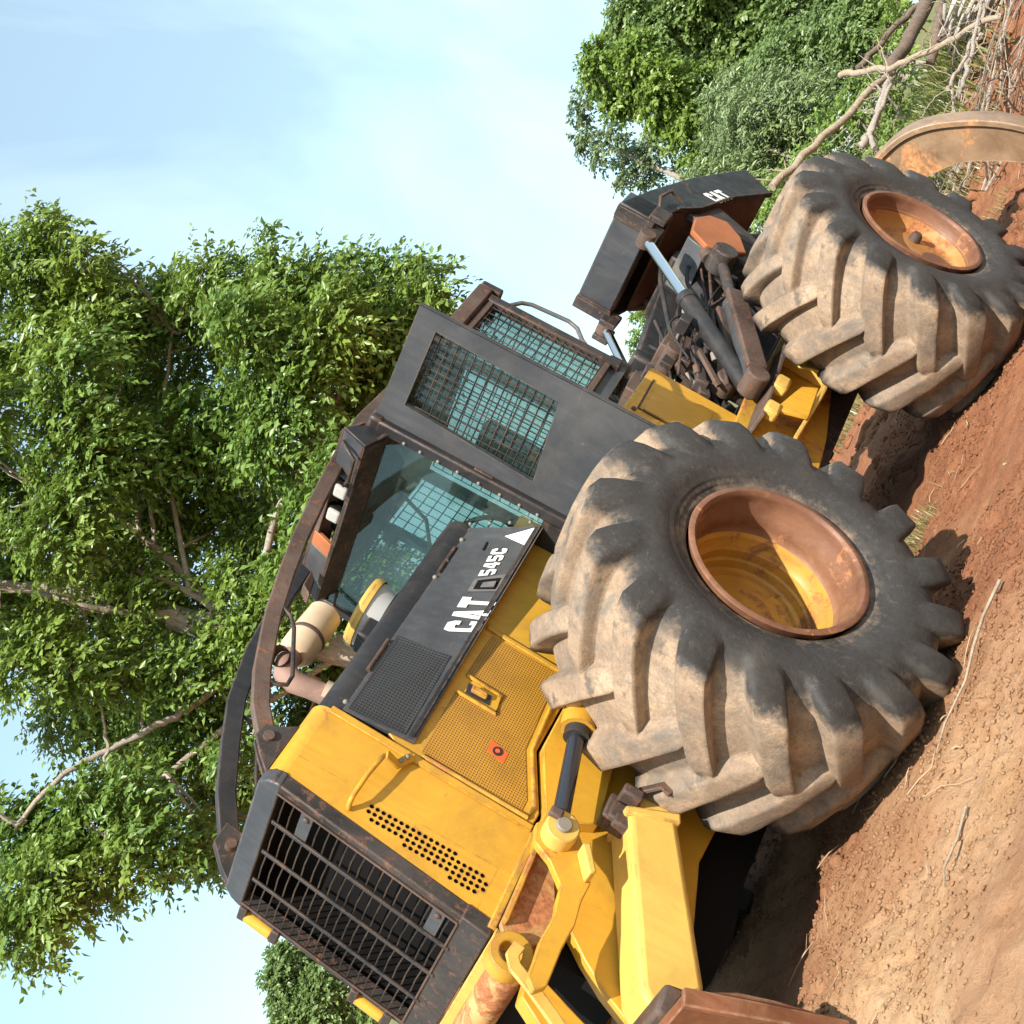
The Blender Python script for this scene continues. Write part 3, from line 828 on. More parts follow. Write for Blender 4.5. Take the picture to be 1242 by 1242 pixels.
tag(bg2, 'black brush guard bar on the far side of the hood')
fp = [(1.52, -.45, 2.53), (1.42, -.45, 2.66), (1.22, -.45, 2.80), (.94, -.45, 2.945), (.70, -.45, 3.055), (.37, -.45, 3.145), (-.1, -.45, 3.21), (-.6, -.45, 3.25)]
MB().tube(fp, .05, square=(.075, .10), up=(0, 0, 1)).build('guard_bar', 'black', bg2, bevel=.008)
lp = MB(); lp.tube([(.76, -.45, 3.0), (.765, -.45, 2.90), (.80, -.45, 2.86), (1.057, -.45, 2.715), (1.22, -.45, 2.615), (1.27, -.45, 2.62), (1.30, -.45, 2.70)], .011, 8); lp.build('guard_loop', 'black', bg2, smooth=50)
MB().xz([(1.40, 2.52), (1.66, 2.52), (1.60, 2.60), (1.50, 2.70), (1.38, 2.70)], -.47, -.41).build('guard_foot', 'rustblack', bg2, bevel=.004)
MB().tube([(1.49, -.49, 2.615), (1.49, -.37, 2.615)], .028, 14).build('guard_pin', 'rust', bg2, smooth=50)
bx = MB(); bx.tube([(.44, -.45, 3.10), (.44, -.45, 3.02), (.56, -.45, 2.98), (.58, -.45, 3.06)], .014, 8); bx.build('guard_clamp', 'greysteel', bg2)

# ---------------------------------------------------------------- cab
cab = empty('cab', (0, 0, 0), SK)
CX0, CX1, CY = -.45, -1.98, .77
post = MB()
post.box(CX0 - .075, CX0 + .0, .715, .79, 1.5, 3.10)
post.build('front_post', 'black', cab, bevel=.012)
MB().box(CX0 - .075, CX0, -.79, -.715, 1.5, 3.10).build('front_post', 'black', cab, bevel=.012)
for y in (.77, -.77):
    MB().box(CX1, CX1 + .07, y - .035, y + .035, 2.16, 3.08).build('rear_post', 'rustblack', cab, bevel=.01)
    MB().box(-1.34, -1.28, y - .03, y + .03, 2.1, 3.08).build('middle_post', 'black', cab, bevel=.01)
MB().box(CX1 - .04, CX0, -.80, .80, 3.075, 3.155).build('roof', 'black', cab, bevel=.02)
MB().box(CX1 - .09, CX1 - .03, .55, .81, 3.03, 3.175).build('roof_rear_block', 'rustblack', cab, bevel=.012)
MB().box(CX1 - .03, -1.30, .79, .815, 3.085, 3.18).build('roof_side_rail', 'rust', cab, bevel=.008)
MB().box(-2.07, -1.93, .58, .76, 2.10, 2.26).build('rear_corner_box', 'black', cab, bevel=.02)
MB().box(-1.6, CX0 - .08, -.70, .40, 1.35, 1.62).build('cab_floor', 'black', cab)
MB().box(CX1 + .0, -1.30, .735, .765, 2.12, 2.22).build('cab_side_panel', 'charcoal', cab)
MB().box(CX1 + .0, CX0 - .08, -.765, -.735, 1.6, 2.1).build('cab_side_panel', 'charcoal', cab)
MB().box(CX1 - .0, CX1 + .03, -.73, .73, 2.08, 2.15).build('cab_rear_panel', 'charcoal', cab)
MB().box(-.48, -.455, -.71, .71, 1.6, 2.06).build('cab_front_panel', 'black', cab)
ws = MB(); ws.slab([(CX0 - .012, -.715, 2.05), (CX0 - .012, .715, 2.05), (CX0 - .012, .735, 2.9), (CX0 - .012, .62, 3.06), (CX0 - .012, -.715, 3.06)], (-.008, 0, 0)); ws.build('windshield', 'glass', cab)
bolts('windshield_bolt', [(CX0 + .003, .738, z) for z in (2.92, 2.82, 2.71, 2.59, 2.46, 2.33, 2.21, 2.10)], .0105, cab)
bolts('windshield_bolt', [(CX0, .44 + .075 * k, 2.42 - .1 * k) for k in range(4)], .010, cab)
def wire_grid(p0, du, dv, nu, nv, r, name, mat, parent):
    """woven wire: p0 corner, du/dv full edge vectors"""
    p0, du, dv = Vector(p0), Vector(du), Vector(dv)
    mb = MB()
    for i in range(nu + 1): mb.tube([p0 + du * (i / nu), p0 + du * (i / nu) + dv], r, 4, cap=False)
    for j in range(nv + 1): mb.tube([p0 + dv * (j / nv), p0 + dv * (j / nv) + du], r, 4, cap=False)
    return mb.build(name, mat, parent)
wire_grid((-1.945, .785, 2.26), (.60, 0, 0), (0, 0, .81), 9, 15, .0042, 'side_wire_guard', 'wire', cab)
MB().slab([(-1.93, .74, 2.24), (-1.32, .74, 2.24), (-1.32, .74, 3.07), (-1.93, .74, 3.07)], (0, -.008, 0)).build('side_window', 'glass', cab)
for z in (2.235, 3.05): MB().box(-1.95, -1.30, .765, .795, z - .02, z + .02).build('window_frame_bar', 'rust', cab, bevel=.005)
wire_grid((-1.92, -.78, 2.12), (1.40, 0, 0), (0, 0, .93), 18, 12, .0045, 'side_wire_guard', 'wire', cab)
MB().slab([(-1.93, -.74, 2.1), (-.53, -.74, 2.1), (-.53, -.74, 3.07), (-1.93, -.74, 3.07)], (0, .008, 0)).build('side_window', 'glass', cab)
wire_grid((-2.0, -.72, 2.16), (0, 1.44, 0), (0, 0, .90), 18, 12, .0045, 'rear_wire_guard', 'wire', cab)
MB().slab([(-1.965, -.72, 2.15), (-1.965, .72, 2.15), (-1.965, .72, 3.07), (-1.965, -.72, 3.07)], (.008, 0, 0)).build('rear_window', 'glass', cab)
rl = MB(); rl.tube([(-1.95, .785, 2.985), (-1.975, .785, 2.95), (-2.065, .785, 2.90), (-2.10, .785, 2.84), (-2.125, .785, 2.59), (-2.10, .785, 2.52), (-2.01, .785, 2.45), (-1.97, .785, 2.40)], .0145, 10); rl.build('grab_rail', 'greysteel', cab, smooth=50)
# inside
ct = empty('operator_seat', (0, 0, 0), SK)
MB().box(-1.55, -1.05, -.28, .22, 1.95, 2.12).build('seat_cushion', 'seat', ct, bevel=.04)
MB().slab([(-1.5, -.26, 2.1), (-1.5, .2, 2.1), (-1.62, .16, 2.78), (-1.62, -.22, 2.78)], (-.10, 0, -.02)).build('seat_back', 'seat', ct, bevel=.04)
MB().tube([(-.62, .05, 1.7), (-.80, .02, 2.35)], .05, 10).build('steering_column', 'black', cab, smooth=50)
st = MB(); st.tube([(-.83 + .19 * math.cos(a) * .5, .02 + .19 * math.sin(a), 2.37 + .19 * math.cos(a) * .5 * 1.6) for a in [2 * PI * k / 20 for k in range(21)]], .015, 8, cap=False); st.build('steering_wheel', 'rubber', cab, smooth=60)
MB().box(-.72, -.52, -.68, .0, 1.7, 2.2).build('dashboard', 'black', cab, bevel=.03)
mr = MB(); mr.ball((-.62, -.12, 2.86), .07, 14, 8, (.35, 1, .7)); mr.build('mirror', 'black', cab, smooth=60)
MB().tube([(-.60, .30, 2.98), (-.66, .10, 2.70), (-.60, -.05, 2.60)], .012, 8).build('wiper_arm', 'black', cab, smooth=50)

# visor with its lamp recess
vz = empty('roof_visor', (0, 0, 0), SK)
VX = -.30
def vp(y, z, k=0.): return (VX - (z - 3.08) * .35 + k, y, z)
MB().slab([(CX0, -.60, 3.02), (VX, -.56, 3.08), (VX, .70, 3.08), (CX0, .74, 3.02)], (0, 0, .02)).build('visor_underside', 'rustblack', vz)
for ya, yb, mt in ((.40, .72, 'charcoal'), (-.21, -.10, 'orange_plate'), (-.58, -.21, 'charcoal')):
    MB().slab([vp(ya, 3.085), vp(yb, 3.085), vp(yb, 3.235), vp(ya, 3.235)], (-.03, 0, 0)).build('visor_face', mt, vz, bevel=.006)
MB().slab([vp(-.10, 3.205), vp(.40, 3.205), vp(.40, 3.245), vp(-.10, 3.245)], (-.03, 0, 0)).build('visor_face', 'rust', vz, bevel=.006)
MB().slab([vp(-.10, 3.075), vp(.40, 3.075), vp(.40, 3.098), vp(-.10, 3.098)], (-.03, 0, 0)).build('visor_lip', 'greysteel', vz, bevel=.006)
MB().slab([vp(-.10, 3.09, -.10), vp(.40, 3.09, -.10), vp(.40, 3.21, -.10), vp(-.10, 3.21, -.10)], (-.02, 0, 0)).build('lamp_recess', 'dark', vz)
MB().slab([(CX0, -.58, 3.16), (VX - .055, -.56, 3.235), (VX - .055, .70, 3.235), (CX0, .74, 3.16)], (0, 0, .015)).build('visor_top', 'rust', vz)
MB().xz([(CX0, 3.02), (VX, 3.08), (VX - .055, 3.24), (CX0, 3.17)], .70, .725).build('visor_end', 'black', vz, bevel=.004)
MB().xz([(CX0, 3.02), (VX, 3.08), (VX - .055, 3.24), (CX0, 3.17)], -.585, -.56).build('visor_end', 'rustblack', vz, bevel=.004)
for y in (.275, .08):
    lm_ = empty('headlamp', (0, 0, 0), SK)
    c = vp(y, 3.152, -.02)
    MB().box(c[0] - .06, c[0] - .012, y - .056, y + .056, c[2] - .05, c[2] + .05).build('lamp_housing', 'dark', lm_, bevel=.012)
    MB().box(c[0] - .03, c[0] + .008, y - .046, y + .046, c[2] - .042, c[2] + .042).build('lamp_lens', 'lens', lm_, bevel=.018, seg=4)
hh = MB(); hh.tube([vp(.64, 3.22, .01), vp(.655, 3.17, .045), vp(.64, 3.105, .055), vp(.48, 3.10, .055), vp(.42, 3.12, .05), vp(.41, 3.20, .02)], .011, 8); hh.build('visor_handle', 'black', vz, smooth=50)
MB().tube([(-.45, -.58, 3.02), (-.40, -.66, 3.0), (-.42, -.70, 2.82), (-.46, -.66, 2.78)], .012, 8).build('mirror_bracket', 'black', cab, smooth=50)
MB().slab([(-.28, -.42, 3.16), (-.20, -.40, 3.10), (-.05, -.36, 3.06), (-.10, -.36, 3.13)], (0, .09, 0)).build('visor_stay', 'rust', vz, bevel=.008)

# left cab door, swung wide open on its front hinges
dr = empty('cab_door', (-.49, .78, 0), SK)
dr.rotation_euler.z = math.radians(14)      # local y runs along the opened door, local -x is its inner side
tag(dr, 'black cab door swung open with a wire window guard')
ox = [(0.0, 1.30), (.70, 1.30), (.70, 3.13), (.015, 3.13), (0, 2.9)]
WN = [(.14, 3.004), (.603, 2.998), (.571, 2.26), (.096, 2.204)]
ds = MB()
def P2(p, x=0.): return (x, p[0], p[1])
O4 = [(0.0, 3.13), (.70, 3.13), (.70, 1.30), (0.0, 1.30)]
for k in range(4):
    a, b = O4[k], O4[(k + 1) % 4]; c_, d_ = WN[(k + 1) % 4], WN[k]
    ds.add([P2(a), P2(b), P2(c_), P2(d_)], [(0, 1, 2, 3)])
    ds.add([P2(a, -.035), P2(b, -.035), P2(c_, -.035), P2(d_, -.035)], [(3, 2, 1, 0)])
    ds.add([P2(a), P2(b), P2(b, -.035), P2(a, -.035)], [(0, 1, 2, 3)])
    ds.add([P2(d_), P2(c_), P2(c_, -.035), P2(d_, -.035)], [(0, 1, 2, 3)])
ds.build('door_panel', 'charcoal', dr)
wire_grid((-.045, .09, 2.19), (0, .53, 0), (0, 0, .83), 11, 16, .0045, 'door_wire_guard', 'wire', dr)
MB().slab([(-.075, .06, 2.16), (-.075, .64, 2.16), (-.075, .64, 3.03), (-.075, .06, 3.03)], (-.008, 0, 0)).build('door_window', 'glass', dr)
ef = MB(); ef.tube([(-.0, .702, 1.3), (-.0, .702, 3.13)], .008, 6); ef.build('door_edge', 'rubber', dr)
MB().box(-.03, .02, -.03, .012, 2.40, 2.52).build('door_hinge', 'rust', dr, bevel=.008)
MB().box(-.03, .02, -.03, .012, 1.60, 1.72).build('door_hinge', 'rust', dr, bevel=.008)
MB().tube([(.004, .0, 1.30), (.004, .0, 3.10)], .009, 6).build('door_seal', 'rubber', dr)

# ---------------------------------------------------------------- front frame, blade and its linkage
ff = empty('front_frame', (0, 0, 0), SK)
body = [(-1.75, .62), (-1.75, 1.30), (-.6, 1.49), (.80, 1.50), (1.12, 1.355), (1.30, 1.345), (1.44, 1.30), (1.485, 1.12), (1.58, 1.07), (1.70, .93), (1.79, .80), (1.86, .66), (1.93, .56), (1.72, .44), (.95, .62), (.2, .55)]
for sgn in (1, -1):
    MB().xz(body, sgn * .50, sgn * .58).build('frame_plate', 'yellow', ff, bevel=.008)
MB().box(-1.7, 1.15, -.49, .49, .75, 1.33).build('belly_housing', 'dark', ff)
for sgn in (1, -1):
    y0, y1 = (.58, .83) if sgn > 0 else (-.83, -.58)
    arm = empty('push_arm', (0, 0, 0), SK)
    MB().xz([(1.08, 1.045), (1.842, .715), (1.93, .62), (1.72, .455), (.985, .825)], y0, y1).build('arm_box', 'yellow_pale', arm, bevel=.035, seg=3)
    MB().xz([(1.075, 1.06), (1.115, 1.045), (1.02, .80), (.965, .82)], y0 - .0, y1 + .012 * sgn).build('arm_rib', 'yellow_pale', arm, bevel=.012)
    MB().xz([(.93, 1.00), (1.05, 1.045), (.98, .83), (.92, .85)], y0, y1 - .04 * sgn if sgn > 0 else y1).build('arm_cap', 'yellow_pale', arm, bevel=.03, seg=3)
MB().xz([(.58, 1.28), (.70, 1.385), (1.13, 1.275), (1.17, 1.235), (1.10, 1.115), (.74, 1.165)], .58, .655).build('step_box', 'yellow', ff, bevel=.006)
br = empty('arm_bracket', (0, 0, 0), SK)
for a, b_, c in (((1.04, .70, 1.10), (.07, .05, .03), .0), ((1.09, .74, 1.06), (.05, .06, .05), 0), ((1.13, .76, 1.02), (.035, .05, .06), 0), ((1.0, .8, 1.05), (.03, .06, .05), 0)):
    MB().box(a[0] - b_[0], a[0] + b_[0], a[1] - b_[1], a[1] + b_[1], a[2] - b_[2], a[2] + b_[2]).build('bracket_block', 'rust', br, bevel=.012)
MB().tube([(.96, .82, 1.03), (.93, .9, .95), (.96, .92, .90)], .02, 8, square=(.05, .02)).build('bracket_hook', 'rust', br, bevel=.005)
lc = empty('lift_cylinder', (0, 0, 0), SK)
MB().tube([(.30, .80, 1.50), (.80, .80, 1.395)], .085, 18).build('cylinder_barrel', 'yellow', lc, smooth=50)
MB().tube([(.79, .80, 1.397), (.845, .80, 1.386)], .062, 18).build('cylinder_gland', 'black', lc, smooth=50)
MB().tube([(.80, .80, 1.395), (1.31, .80, 1.285)], .040, 18).build('cylinder_rod', 'darkchrome', lc, smooth=50)
for q, r_ in (((.70, .86, 1.47), .05), ((.62, .87, 1.50), .04)): 
    MB().ball(q, r_, 12, 8).build('hose_fitting', 'yellow_pale', lc, smooth=60)
MB().tube([(.30, .84, 1.56), (.62, .87, 1.50), (.71, .86, 1.44)], .022, 10).build('cylinder_pipe', 'yellow_pale', lc, smooth=50)
ck = MB(); ck.tube([(1.37, .74, 1.268), (1.37, .875, 1.268)], .078, 22); ck.build('rod_eye', 'yellow_pale', lc, bevel=.008)
MB().box(1.28, 1.36, .76, .86, 1.235, 1.335).build('rod_clevis', 'yellow_pale', lc, bevel=.01)
MB().tube([(1.37, .87, 1.268), (1.37, .895, 1.268)], .036, 16).build('pin', 'bolt', lc, bevel=.005)
MB().box(1.31, 1.36, .86, .90, 1.29, 1.35).build('pin_lock', 'rust', lc, bevel=.01)
lv = empty('lift_lever', (0, 0, 0), SK)
MB().xz([(1.28, 1.32), (1.36, 1.375), (1.45, 1.345), (1.50, 1.25), (1.585, 1.165), (1.66, 1.155), (1.72, 1.14), (1.86, 1.15), (1.95, 1.14), (2.03, 1.135), (2.075, 1.09), (2.03, 1.05), (1.85, 1.055), (1.72, 1.045), (1.60, 1.06), (1.50, 1.055), (1.40, 1.10), (1.30, 1.19)], .745, .79).build('lever_plate', 'yellow', lv, bevel=.006)
MB().slab([(1.40, .79, 1.165), (1.52, .79, 1.085), (1.495, .79, 1.06), (1.375, .79, 1.135)], (0, .085, 0)).build('lever_tab', 'yellow_pale', lv, bevel=.008)
MB().xz([(1.24, 1.335), (1.77, 1.315), (1.84, 1.25), (1.80, 1.165), (1.68, 1.085), (1.50, 1.16), (1.33, 1.24)], .582, .61).build('frame_gusset', 'rustyellow', ff, bevel=.006)
MB().xz([(1.30, 1.31), (1.77, 1.29), (1.77, 1.315), (1.30, 1.335)], .61, .66).build('gusset_lip', 'yellow_worn', ff, bevel=.006)
lg = MB(); lg.lathe([(.56, .05), (.56, .095), (.66, .095), (.66, .05)], 28, c=(1.89, 0, 1.225), close=True); lg.build('pivot_lug', 'yellow_worn', ff, bevel=.006)
MB().tube([(1.80, -.62, 1.19), (1.80, .55, 1.19)], .085, 24).build('cross_tube', 'rustyellow', ff, smooth=40)
MB().slab([gp(-.535, 1.245, .0), gp(.535, 1.245, .0), gp(.56, 1.318, .01), gp(-.56, 1.318, .01)], (-.06, 0, 0)).build('front_sill', 'yellow_pale', ff, bevel=.008)
MB().box(1.2, 1.72, -.48, .48, .70, 1.30).build('gap_shade_block', 'dark', ff)  # solid near-black box, shade of the gap painted as its colour
dh = MB(); dh.tube([(1.87, .70, 1.21), (1.93, .70, 1.22), (1.97, .70, 1.19), (2.01, .70, 1.10), (2.13, .70, .88), (2.16, .70, .70)], .02, 8, square=(.022, .055), up=(1, 0, 0)); dh.build('bent_strap', 'yellow_pale', ff, bevel=.004)
MB().xz([(1.80, 1.12), (1.95, 1.10), (2.06, .92), (2.12, .62), (1.98, .60), (1.90, .85)], .40, .50).build('blade_link', 'yellow', ff, bevel=.008)
bd = empty('dozer_blade', (0, 0, 0), SK)
bp = [(1.90, .02), (1.94, .14), (1.975, .28), (2.02, .42), (2.075, .53), (2.13, .625), (2.08, .64), (2.02, .56), (1.955, .45), (1.905, .31), (1.865, .16), (1.84, .04)]
MB().xz(bp, -1.30, 1.28).build('blade_sheet', 'blade', bd, bevel=.006)
for y in (1.282, -1.322): MB().xz([(1.84, .03), (1.90, .01), (2.14, .63), (2.07, .65)], y, y + .03).build('blade_end_plate', 'blade', bd, bevel=.006)
MB().box(1.80, 1.98, .60, .85, .42, .62).build('blade_mount', 'yellow_pale', bd, bevel=.02)
MB().xz([(1.86, .56), (2.02, .60), (2.02, .66), (1.88, .66)], .60, 1.0).build('blade_top_pad', 'rust', bd, bevel=.02)
# ================================================================ rear frame: turned a little at the centre pin
RF = empty('rear_frame', (0, 0, 0), SK)
_R3 = Matrix(((0.9977, -0.0620, -0.0274), (0.06262, 0.99778, 0.02255), (0.02593, -0.02421, 0.99937)))
_h = Vector((-1.955, 0, .95))
_R4 = _R3.to_4x4(); _R4.translation = _h - _R3 @ _h
RF.matrix_local = _R4
RR = RF
def rear_group(name):
    e = empty(name, (0, 0, 0), SK); e.matrix_local = _R4; return e
wheel((-3.91, 1.17, .95), SK, False, 1)
wheel((-3.91, -1.17, .95), SK, False, -1)
for w in [o for o in bpy.data.objects if o.name.startswith('wheel') and abs(o.location.x + 3.91) < .01]:
    loc = _R4 @ Vector(w.location); w.matrix_local = Matrix.Translation(loc) @ _R3.to_4x4()
def rb(mb, name, mat, bevel=.008, smooth=None, parent=None):
    return mb.build(name, mat, parent or RF, bevel=bevel, smooth=smooth)
rb(MB().tube([(-3.91, -.75, .95), (-3.91, .75, .95)], .17, 16), 'rear_axle', 'black', 0, 50)
# yellow box behind the cab
rb(MB().box(-2.66, -2.02, -.42, .385, 1.38, 2.065), 'rear_tank', 'yellow', .012)
rb(MB().slab([(-2.15, .387, 1.95), (-2.50, .387, 1.97), (-2.54, .387, 1.55), (-2.16, .387, 1.52)], (0, .003, 0)), 'tank_cover', 'yellow', .001)
fr = MB()
for a, b in (((-2.13, 1.98), (-2.52, 2.0)), ((-2.13, 1.98), (-2.14, 1.5))): fr.tube([(a[0], .388, a[1]), (b[0], .388, b[1])], .007, 6)
rb(fr, 'cover_edge', 'rustblack', 0)
rb(MB().tube([(-2.10, .38, 2.0), (-2.10, .395, 2.0)], .018, 12), 'tank_plug', 'rustblack', 0)
for sgn in (1, -1):
    y = sgn
    rb(MB().xz([(-2.0, .72), (-2.0, 1.36), (-2.9, 1.42), (-3.55, 1.40), (-5.1, 1.42), (-5.2, .85), (-3.6, .92), (-2.9, .80)], y * .36, y * .42), 'side_plate', 'yellow_worn')
    # steering bracket: a flared tray of welded plates
    rb(MB().slab([(-2.35, y * .42, 1.27), (-3.52, y * .42, 1.35), (-3.52, y * .62, 1.33), (-2.45, y * .62, 1.25)], (0, 0, .03)), 'bracket_top', 'rust')
    rb(MB().slab([(-2.38, y * .42, .97), (-3.10, y * .42, .96), (-3.50, y * .42, .96), (-3.46, y * .66, .99), (-3.05, y * .66, .965), (-2.4, y * .62, 1.0)], (0, 0, .03)), 'bracket_floor', 'yellow_pale')
    rb(MB().slab([(-3.50, y * .42, .97), (-3.50, y * .66, .985), (-3.52, y * .60, 1.32), (-3.52, y * .42, 1.34)], (.03, 0, 0)), 'bracket_end', 'yellow_pale')
    rb(MB().slab([(-3.30, y * .62, 1.33), (-3.50, y * .64, 1.31), (-3.47, y * .66, .99), (-3.27, y * .66, .99), (-3.16, y * .64, 1.2)], (0, y * .02, 0)), 'bracket_cheek', 'yellow_pale')
    rb(MB().slab([(-2.55, y * .60, 1.22), (-2.95, y * .62, 1.13), (-3.02, y * .64, 1.02), (-2.6, y * .64, 1.0)], (0, y * .03, 0)), 'bracket_cheek', 'yellow')
    rb(MB().box(-2.98, -2.82, y * .60 - .04, y * .60 + .05, 1.20, 1.30), 'bracket_block', 'yellow_pale', .02)
    rb(MB().box(-2.62, -2.48, y * .60 - .04, y * .60 + .05, 1.18, 1.28), 'bracket_block', 'yellow_pale', .02)
    rb(MB().tube([(-3.18, y * .66, 1.04), (-3.18, y * .70, 1.04)], .035, 14), 'bracket_pin', 'rust', 0, 50)
rb(MB().box(-5.0, -2.1, -.36, .36, .72, 1.30), 'rear_belly', 'rustblack')
rb(MB().box(-4.9, -3.1, -.36, .36, 1.30, 1.42), 'rear_deck', 'rust')

# winch and the clutter between the tanks and the arch
wi = rear_group('winch')
rb(MB().lathe([(-.30, .0), (-.30, .30), (-.27, .30), (-.27, .16), (.22, .16), (.22, .30), (.25, .30), (.25, .12), (.30, .10), (.30, 0)], 32, 'Y', (-3.25, 0, 1.72)), 'winch_drum', 'rustblack', 0, 40, wi)
cb = MB(); cb.tube([(-3.25 + .175 * math.cos(t), -.25 + .47 * i / 240, 1.72 + .175 * math.sin(t)) for i, t in enumerate([2 * PI * 16 * k / 240 for k in range(241)])], .013, 5, cap=False); rb(cb, 'winch_cable', 'rust', 0, 60, wi)
rb(MB().box(-3.62, -2.95, .27, .33, 1.36, 1.95), 'winch_cheek', 'rustblack', .02, None, wi)
rb(MB().box(-3.62, -2.95, -.36, -.31, 1.36, 2.0), 'winch_cheek', 'rustblack', .02, None, wi)
rb(MB().tube([(-2.95, .30, 1.58), (-2.95, .44, 1.58)], .085, 22), 'winch_motor', 'rust', .012, None, wi)
rb(MB().tube([(-3.1, -.05, 2.0), (-3.1, .36, 2.0)], .075, 16), 'valve_body', 'rust', .012, None, wi)
rb(MB().box(-3.42, -3.14, .10, .30, 1.93, 2.12), 'valve_block', 'rust', .012, None, wi)
rb(MB().box(-3.30, -3.02, -.30, -.08, 1.92, 2.2), 'valve_block', 'rust', .012, None, wi)
rb(MB().slab([(-2.75, .30, 1.70), (-3.15, .36, 1.92), (-3.17, .36, 1.86), (-2.77, .30, 1.62)], (0, .05, 0)), 'guard_strip', 'rustblack', .008, None, wi)
rb(MB().slab([(-2.72, .05, 2.06), (-3.05, .05, 2.13), (-3.05, .05, 2.0), (-2.72, .05, 1.9)], (0, .10, 0)), 'guard_strip', 'rust', .008, None, wi)

# dark boom arms and fairlead under the arch
bo_ = rear_group('boom')
rb(MB().tube([(-3.35, -.18, 2.12), (-4.2, -.10, 2.26), (-5.2, 0, 2.42)], .1, square=(.20, .24), up=(0, 0, 1)), 'boom_beam', 'black', .02, None, bo_)
rb(MB().tube([(-3.22, -.22, 2.05), (-3.50, -.20, 2.14)], .16, 18), 'boom_collar', 'rustblack', .02, None, bo_)
rb(MB().box(-3.42, -3.30, -.34, .02, 1.96, 2.28), 'boom_flange', 'black', .03, None, bo_)
rb(MB().tube([(-4.15, .12, 1.86), (-4.55, .16, 2.22)], .13, 20), 'swivel_motor', 'black', .02, None, bo_)
rb(MB().tube([(-4.05, .10, 1.80), (-4.18, .12, 1.90)], .16, 20), 'swivel_flange', 'rustblack', .01, None, bo_)
rb(MB().tube([(-3.75, .02, 2.05), (-4.15, .10, 2.12)], .09, 16), 'boom_pipe', 'rustblack', 0, 50, bo_)
rb(MB().slab([(-4.40, .52, 2.40), (-4.62, .52, 2.44), (-4.78, .52, 2.36), (-4.83, .52, 2.22), (-4.70, .52, 2.06), (-4.50, .52, 1.95), (-4.35, .52, 2.10), (-4.29, .52, 2.24)], (0, .05, 0)), 'fairlead_plate', 'orange_plate', .012, None, bo_)
rb(MB().slab([(-4.40, .05, 2.40), (-4.36, .52, 2.40), (-4.30, .52, 2.22), (-4.34, .05, 2.2)], (-.04, 0, 0)), 'fairlead_face', 'greysteel', .008, None, bo_)

# cylinders
def cyl(name, a, b, fr, r1, r2, m1='black', m2='chrome', parent=None):
    e = rear_group(name)
    a, b = Vector(a), Vector(b); k = a.lerp(b, fr)
    rb(MB().tube([a, k], r1, 18), 'cylinder_barrel', m1, .006, None, e)
    rb(MB().tube([k - (b - a).normalized() * .03, k + (b - a).normalized() * .03], r1 * 1.1, 18), 'cylinder_gland', m1, .004, None, e)
    rb(MB().tube([k, b], r2, 16), 'cylinder_rod', m2, 0, 50, e)
    rb(MB().tube([b + Vector((0, -.06, 0)), b + Vector((0, .06, 0))], r1 * 1.0, 16), 'rod_eye', 'rust', .006, None, e)
    return e
cyl('arch_cylinder', (-2.82, .50, 1.42), (-4.02, .50, 2.64), .58, .066, .038)
cyl('arch_cylinder', (-2.82, -.50, 1.42), (-4.30, -.50, 2.66), .52, .066, .038)
e = cyl('boom_cylinder', (-2.9, .56, 1.44), (-4.24, .56, 2.10), .56, .075, .042, 'charcoal', 'rustblack')
for dy in (-.085, .085):
    rb(MB().tube([(-2.88, .56 + dy, 1.45), (-3.70, .56 + dy, 1.855)], .04, square=(.05, .15), up=(0, 0, 1)), 'cylinder_guard', 'rust', .012, None, e)
rb(MB().tube([(-2.93, .60, 1.50), (-3.66, .60, 1.86)], .05, square=(.10, .05), up=(0, 0, 1)), 'cylinder_cover', 'greysteel', .008, None, e)
rb(MB().tube([(-4.2, .47, 2.08), (-4.2, .66, 2.08)], .10, 20), 'rod_clevis', 'rustblack', .01, None, e)
rb(MB().tube([(-4.24, .5, 2.17), (-4.32, .50, 2.22)], .055, 12), 'clevis_lug', 'rust', .01, None, e)
rb(MB().tube([(-2.82, .48, 1.42), (-2.82, .66, 1.42)], .085, 18), 'cylinder_pivot', 'rust', .01, None, e)

rb(MB().box(-4.95, -4.55, -.46, .46, 1.38, 2.12), 'dark_fill_box', 'rustblack', .03, None, bo_)  # dark box added to close the bright gap under the arch
rb(MB().box(-4.55, -4.40, -.30, .30, 1.9, 2.45), 'fairlead_box', 'black', .03, None, bo_)
# hydraulic hoses
hs = rear_group('hydraulic_hoses')
def hose(pts, r=.016, mat='rubber'):
    P = [Vector(p) for p in pts]; out = []
    for i in range(len(P) - 1):
        p0, p1, p2, p3 = P[max(i - 1, 0)], P[i], P[i + 1], P[min(i + 2, len(P) - 1)]
        for k in range(6):
            t = k / 6
            out.append(.5 * ((2 * p1) + (p2 - p0) * t + (2 * p0 - 5 * p1 + 4 * p2 - p3) * t * t + (3 * p1 - p0 - 3 * p2 + p3) * t ** 3))
    out.append(P[-1])
    return rb(MB().tube(out, r, 8), 'hose', mat, 0, 60, hs)
hose([(-4.42, .2, 2.50), (-4.15, .2, 2.42), (-3.93, .2, 2.32), (-3.6, .2, 2.16), (-3.37, .2, 2.04), (-3.1, .2, 1.82)], .019)
hose([(-3.92, .30, 2.13), (-3.70, .30, 2.12), (-3.66, .3, 2.06), (-3.4, .3, 2.05), (-3.22, .3, 2.02), (-3.0, .3, 1.9), (-2.85, .3, 1.70)], .013, 'bolt')
hose([(-4.4, .3, 2.3), (-4.0, .35, 2.2), (-3.7, .4, 1.95), (-3.4, .42, 1.8)], .016)
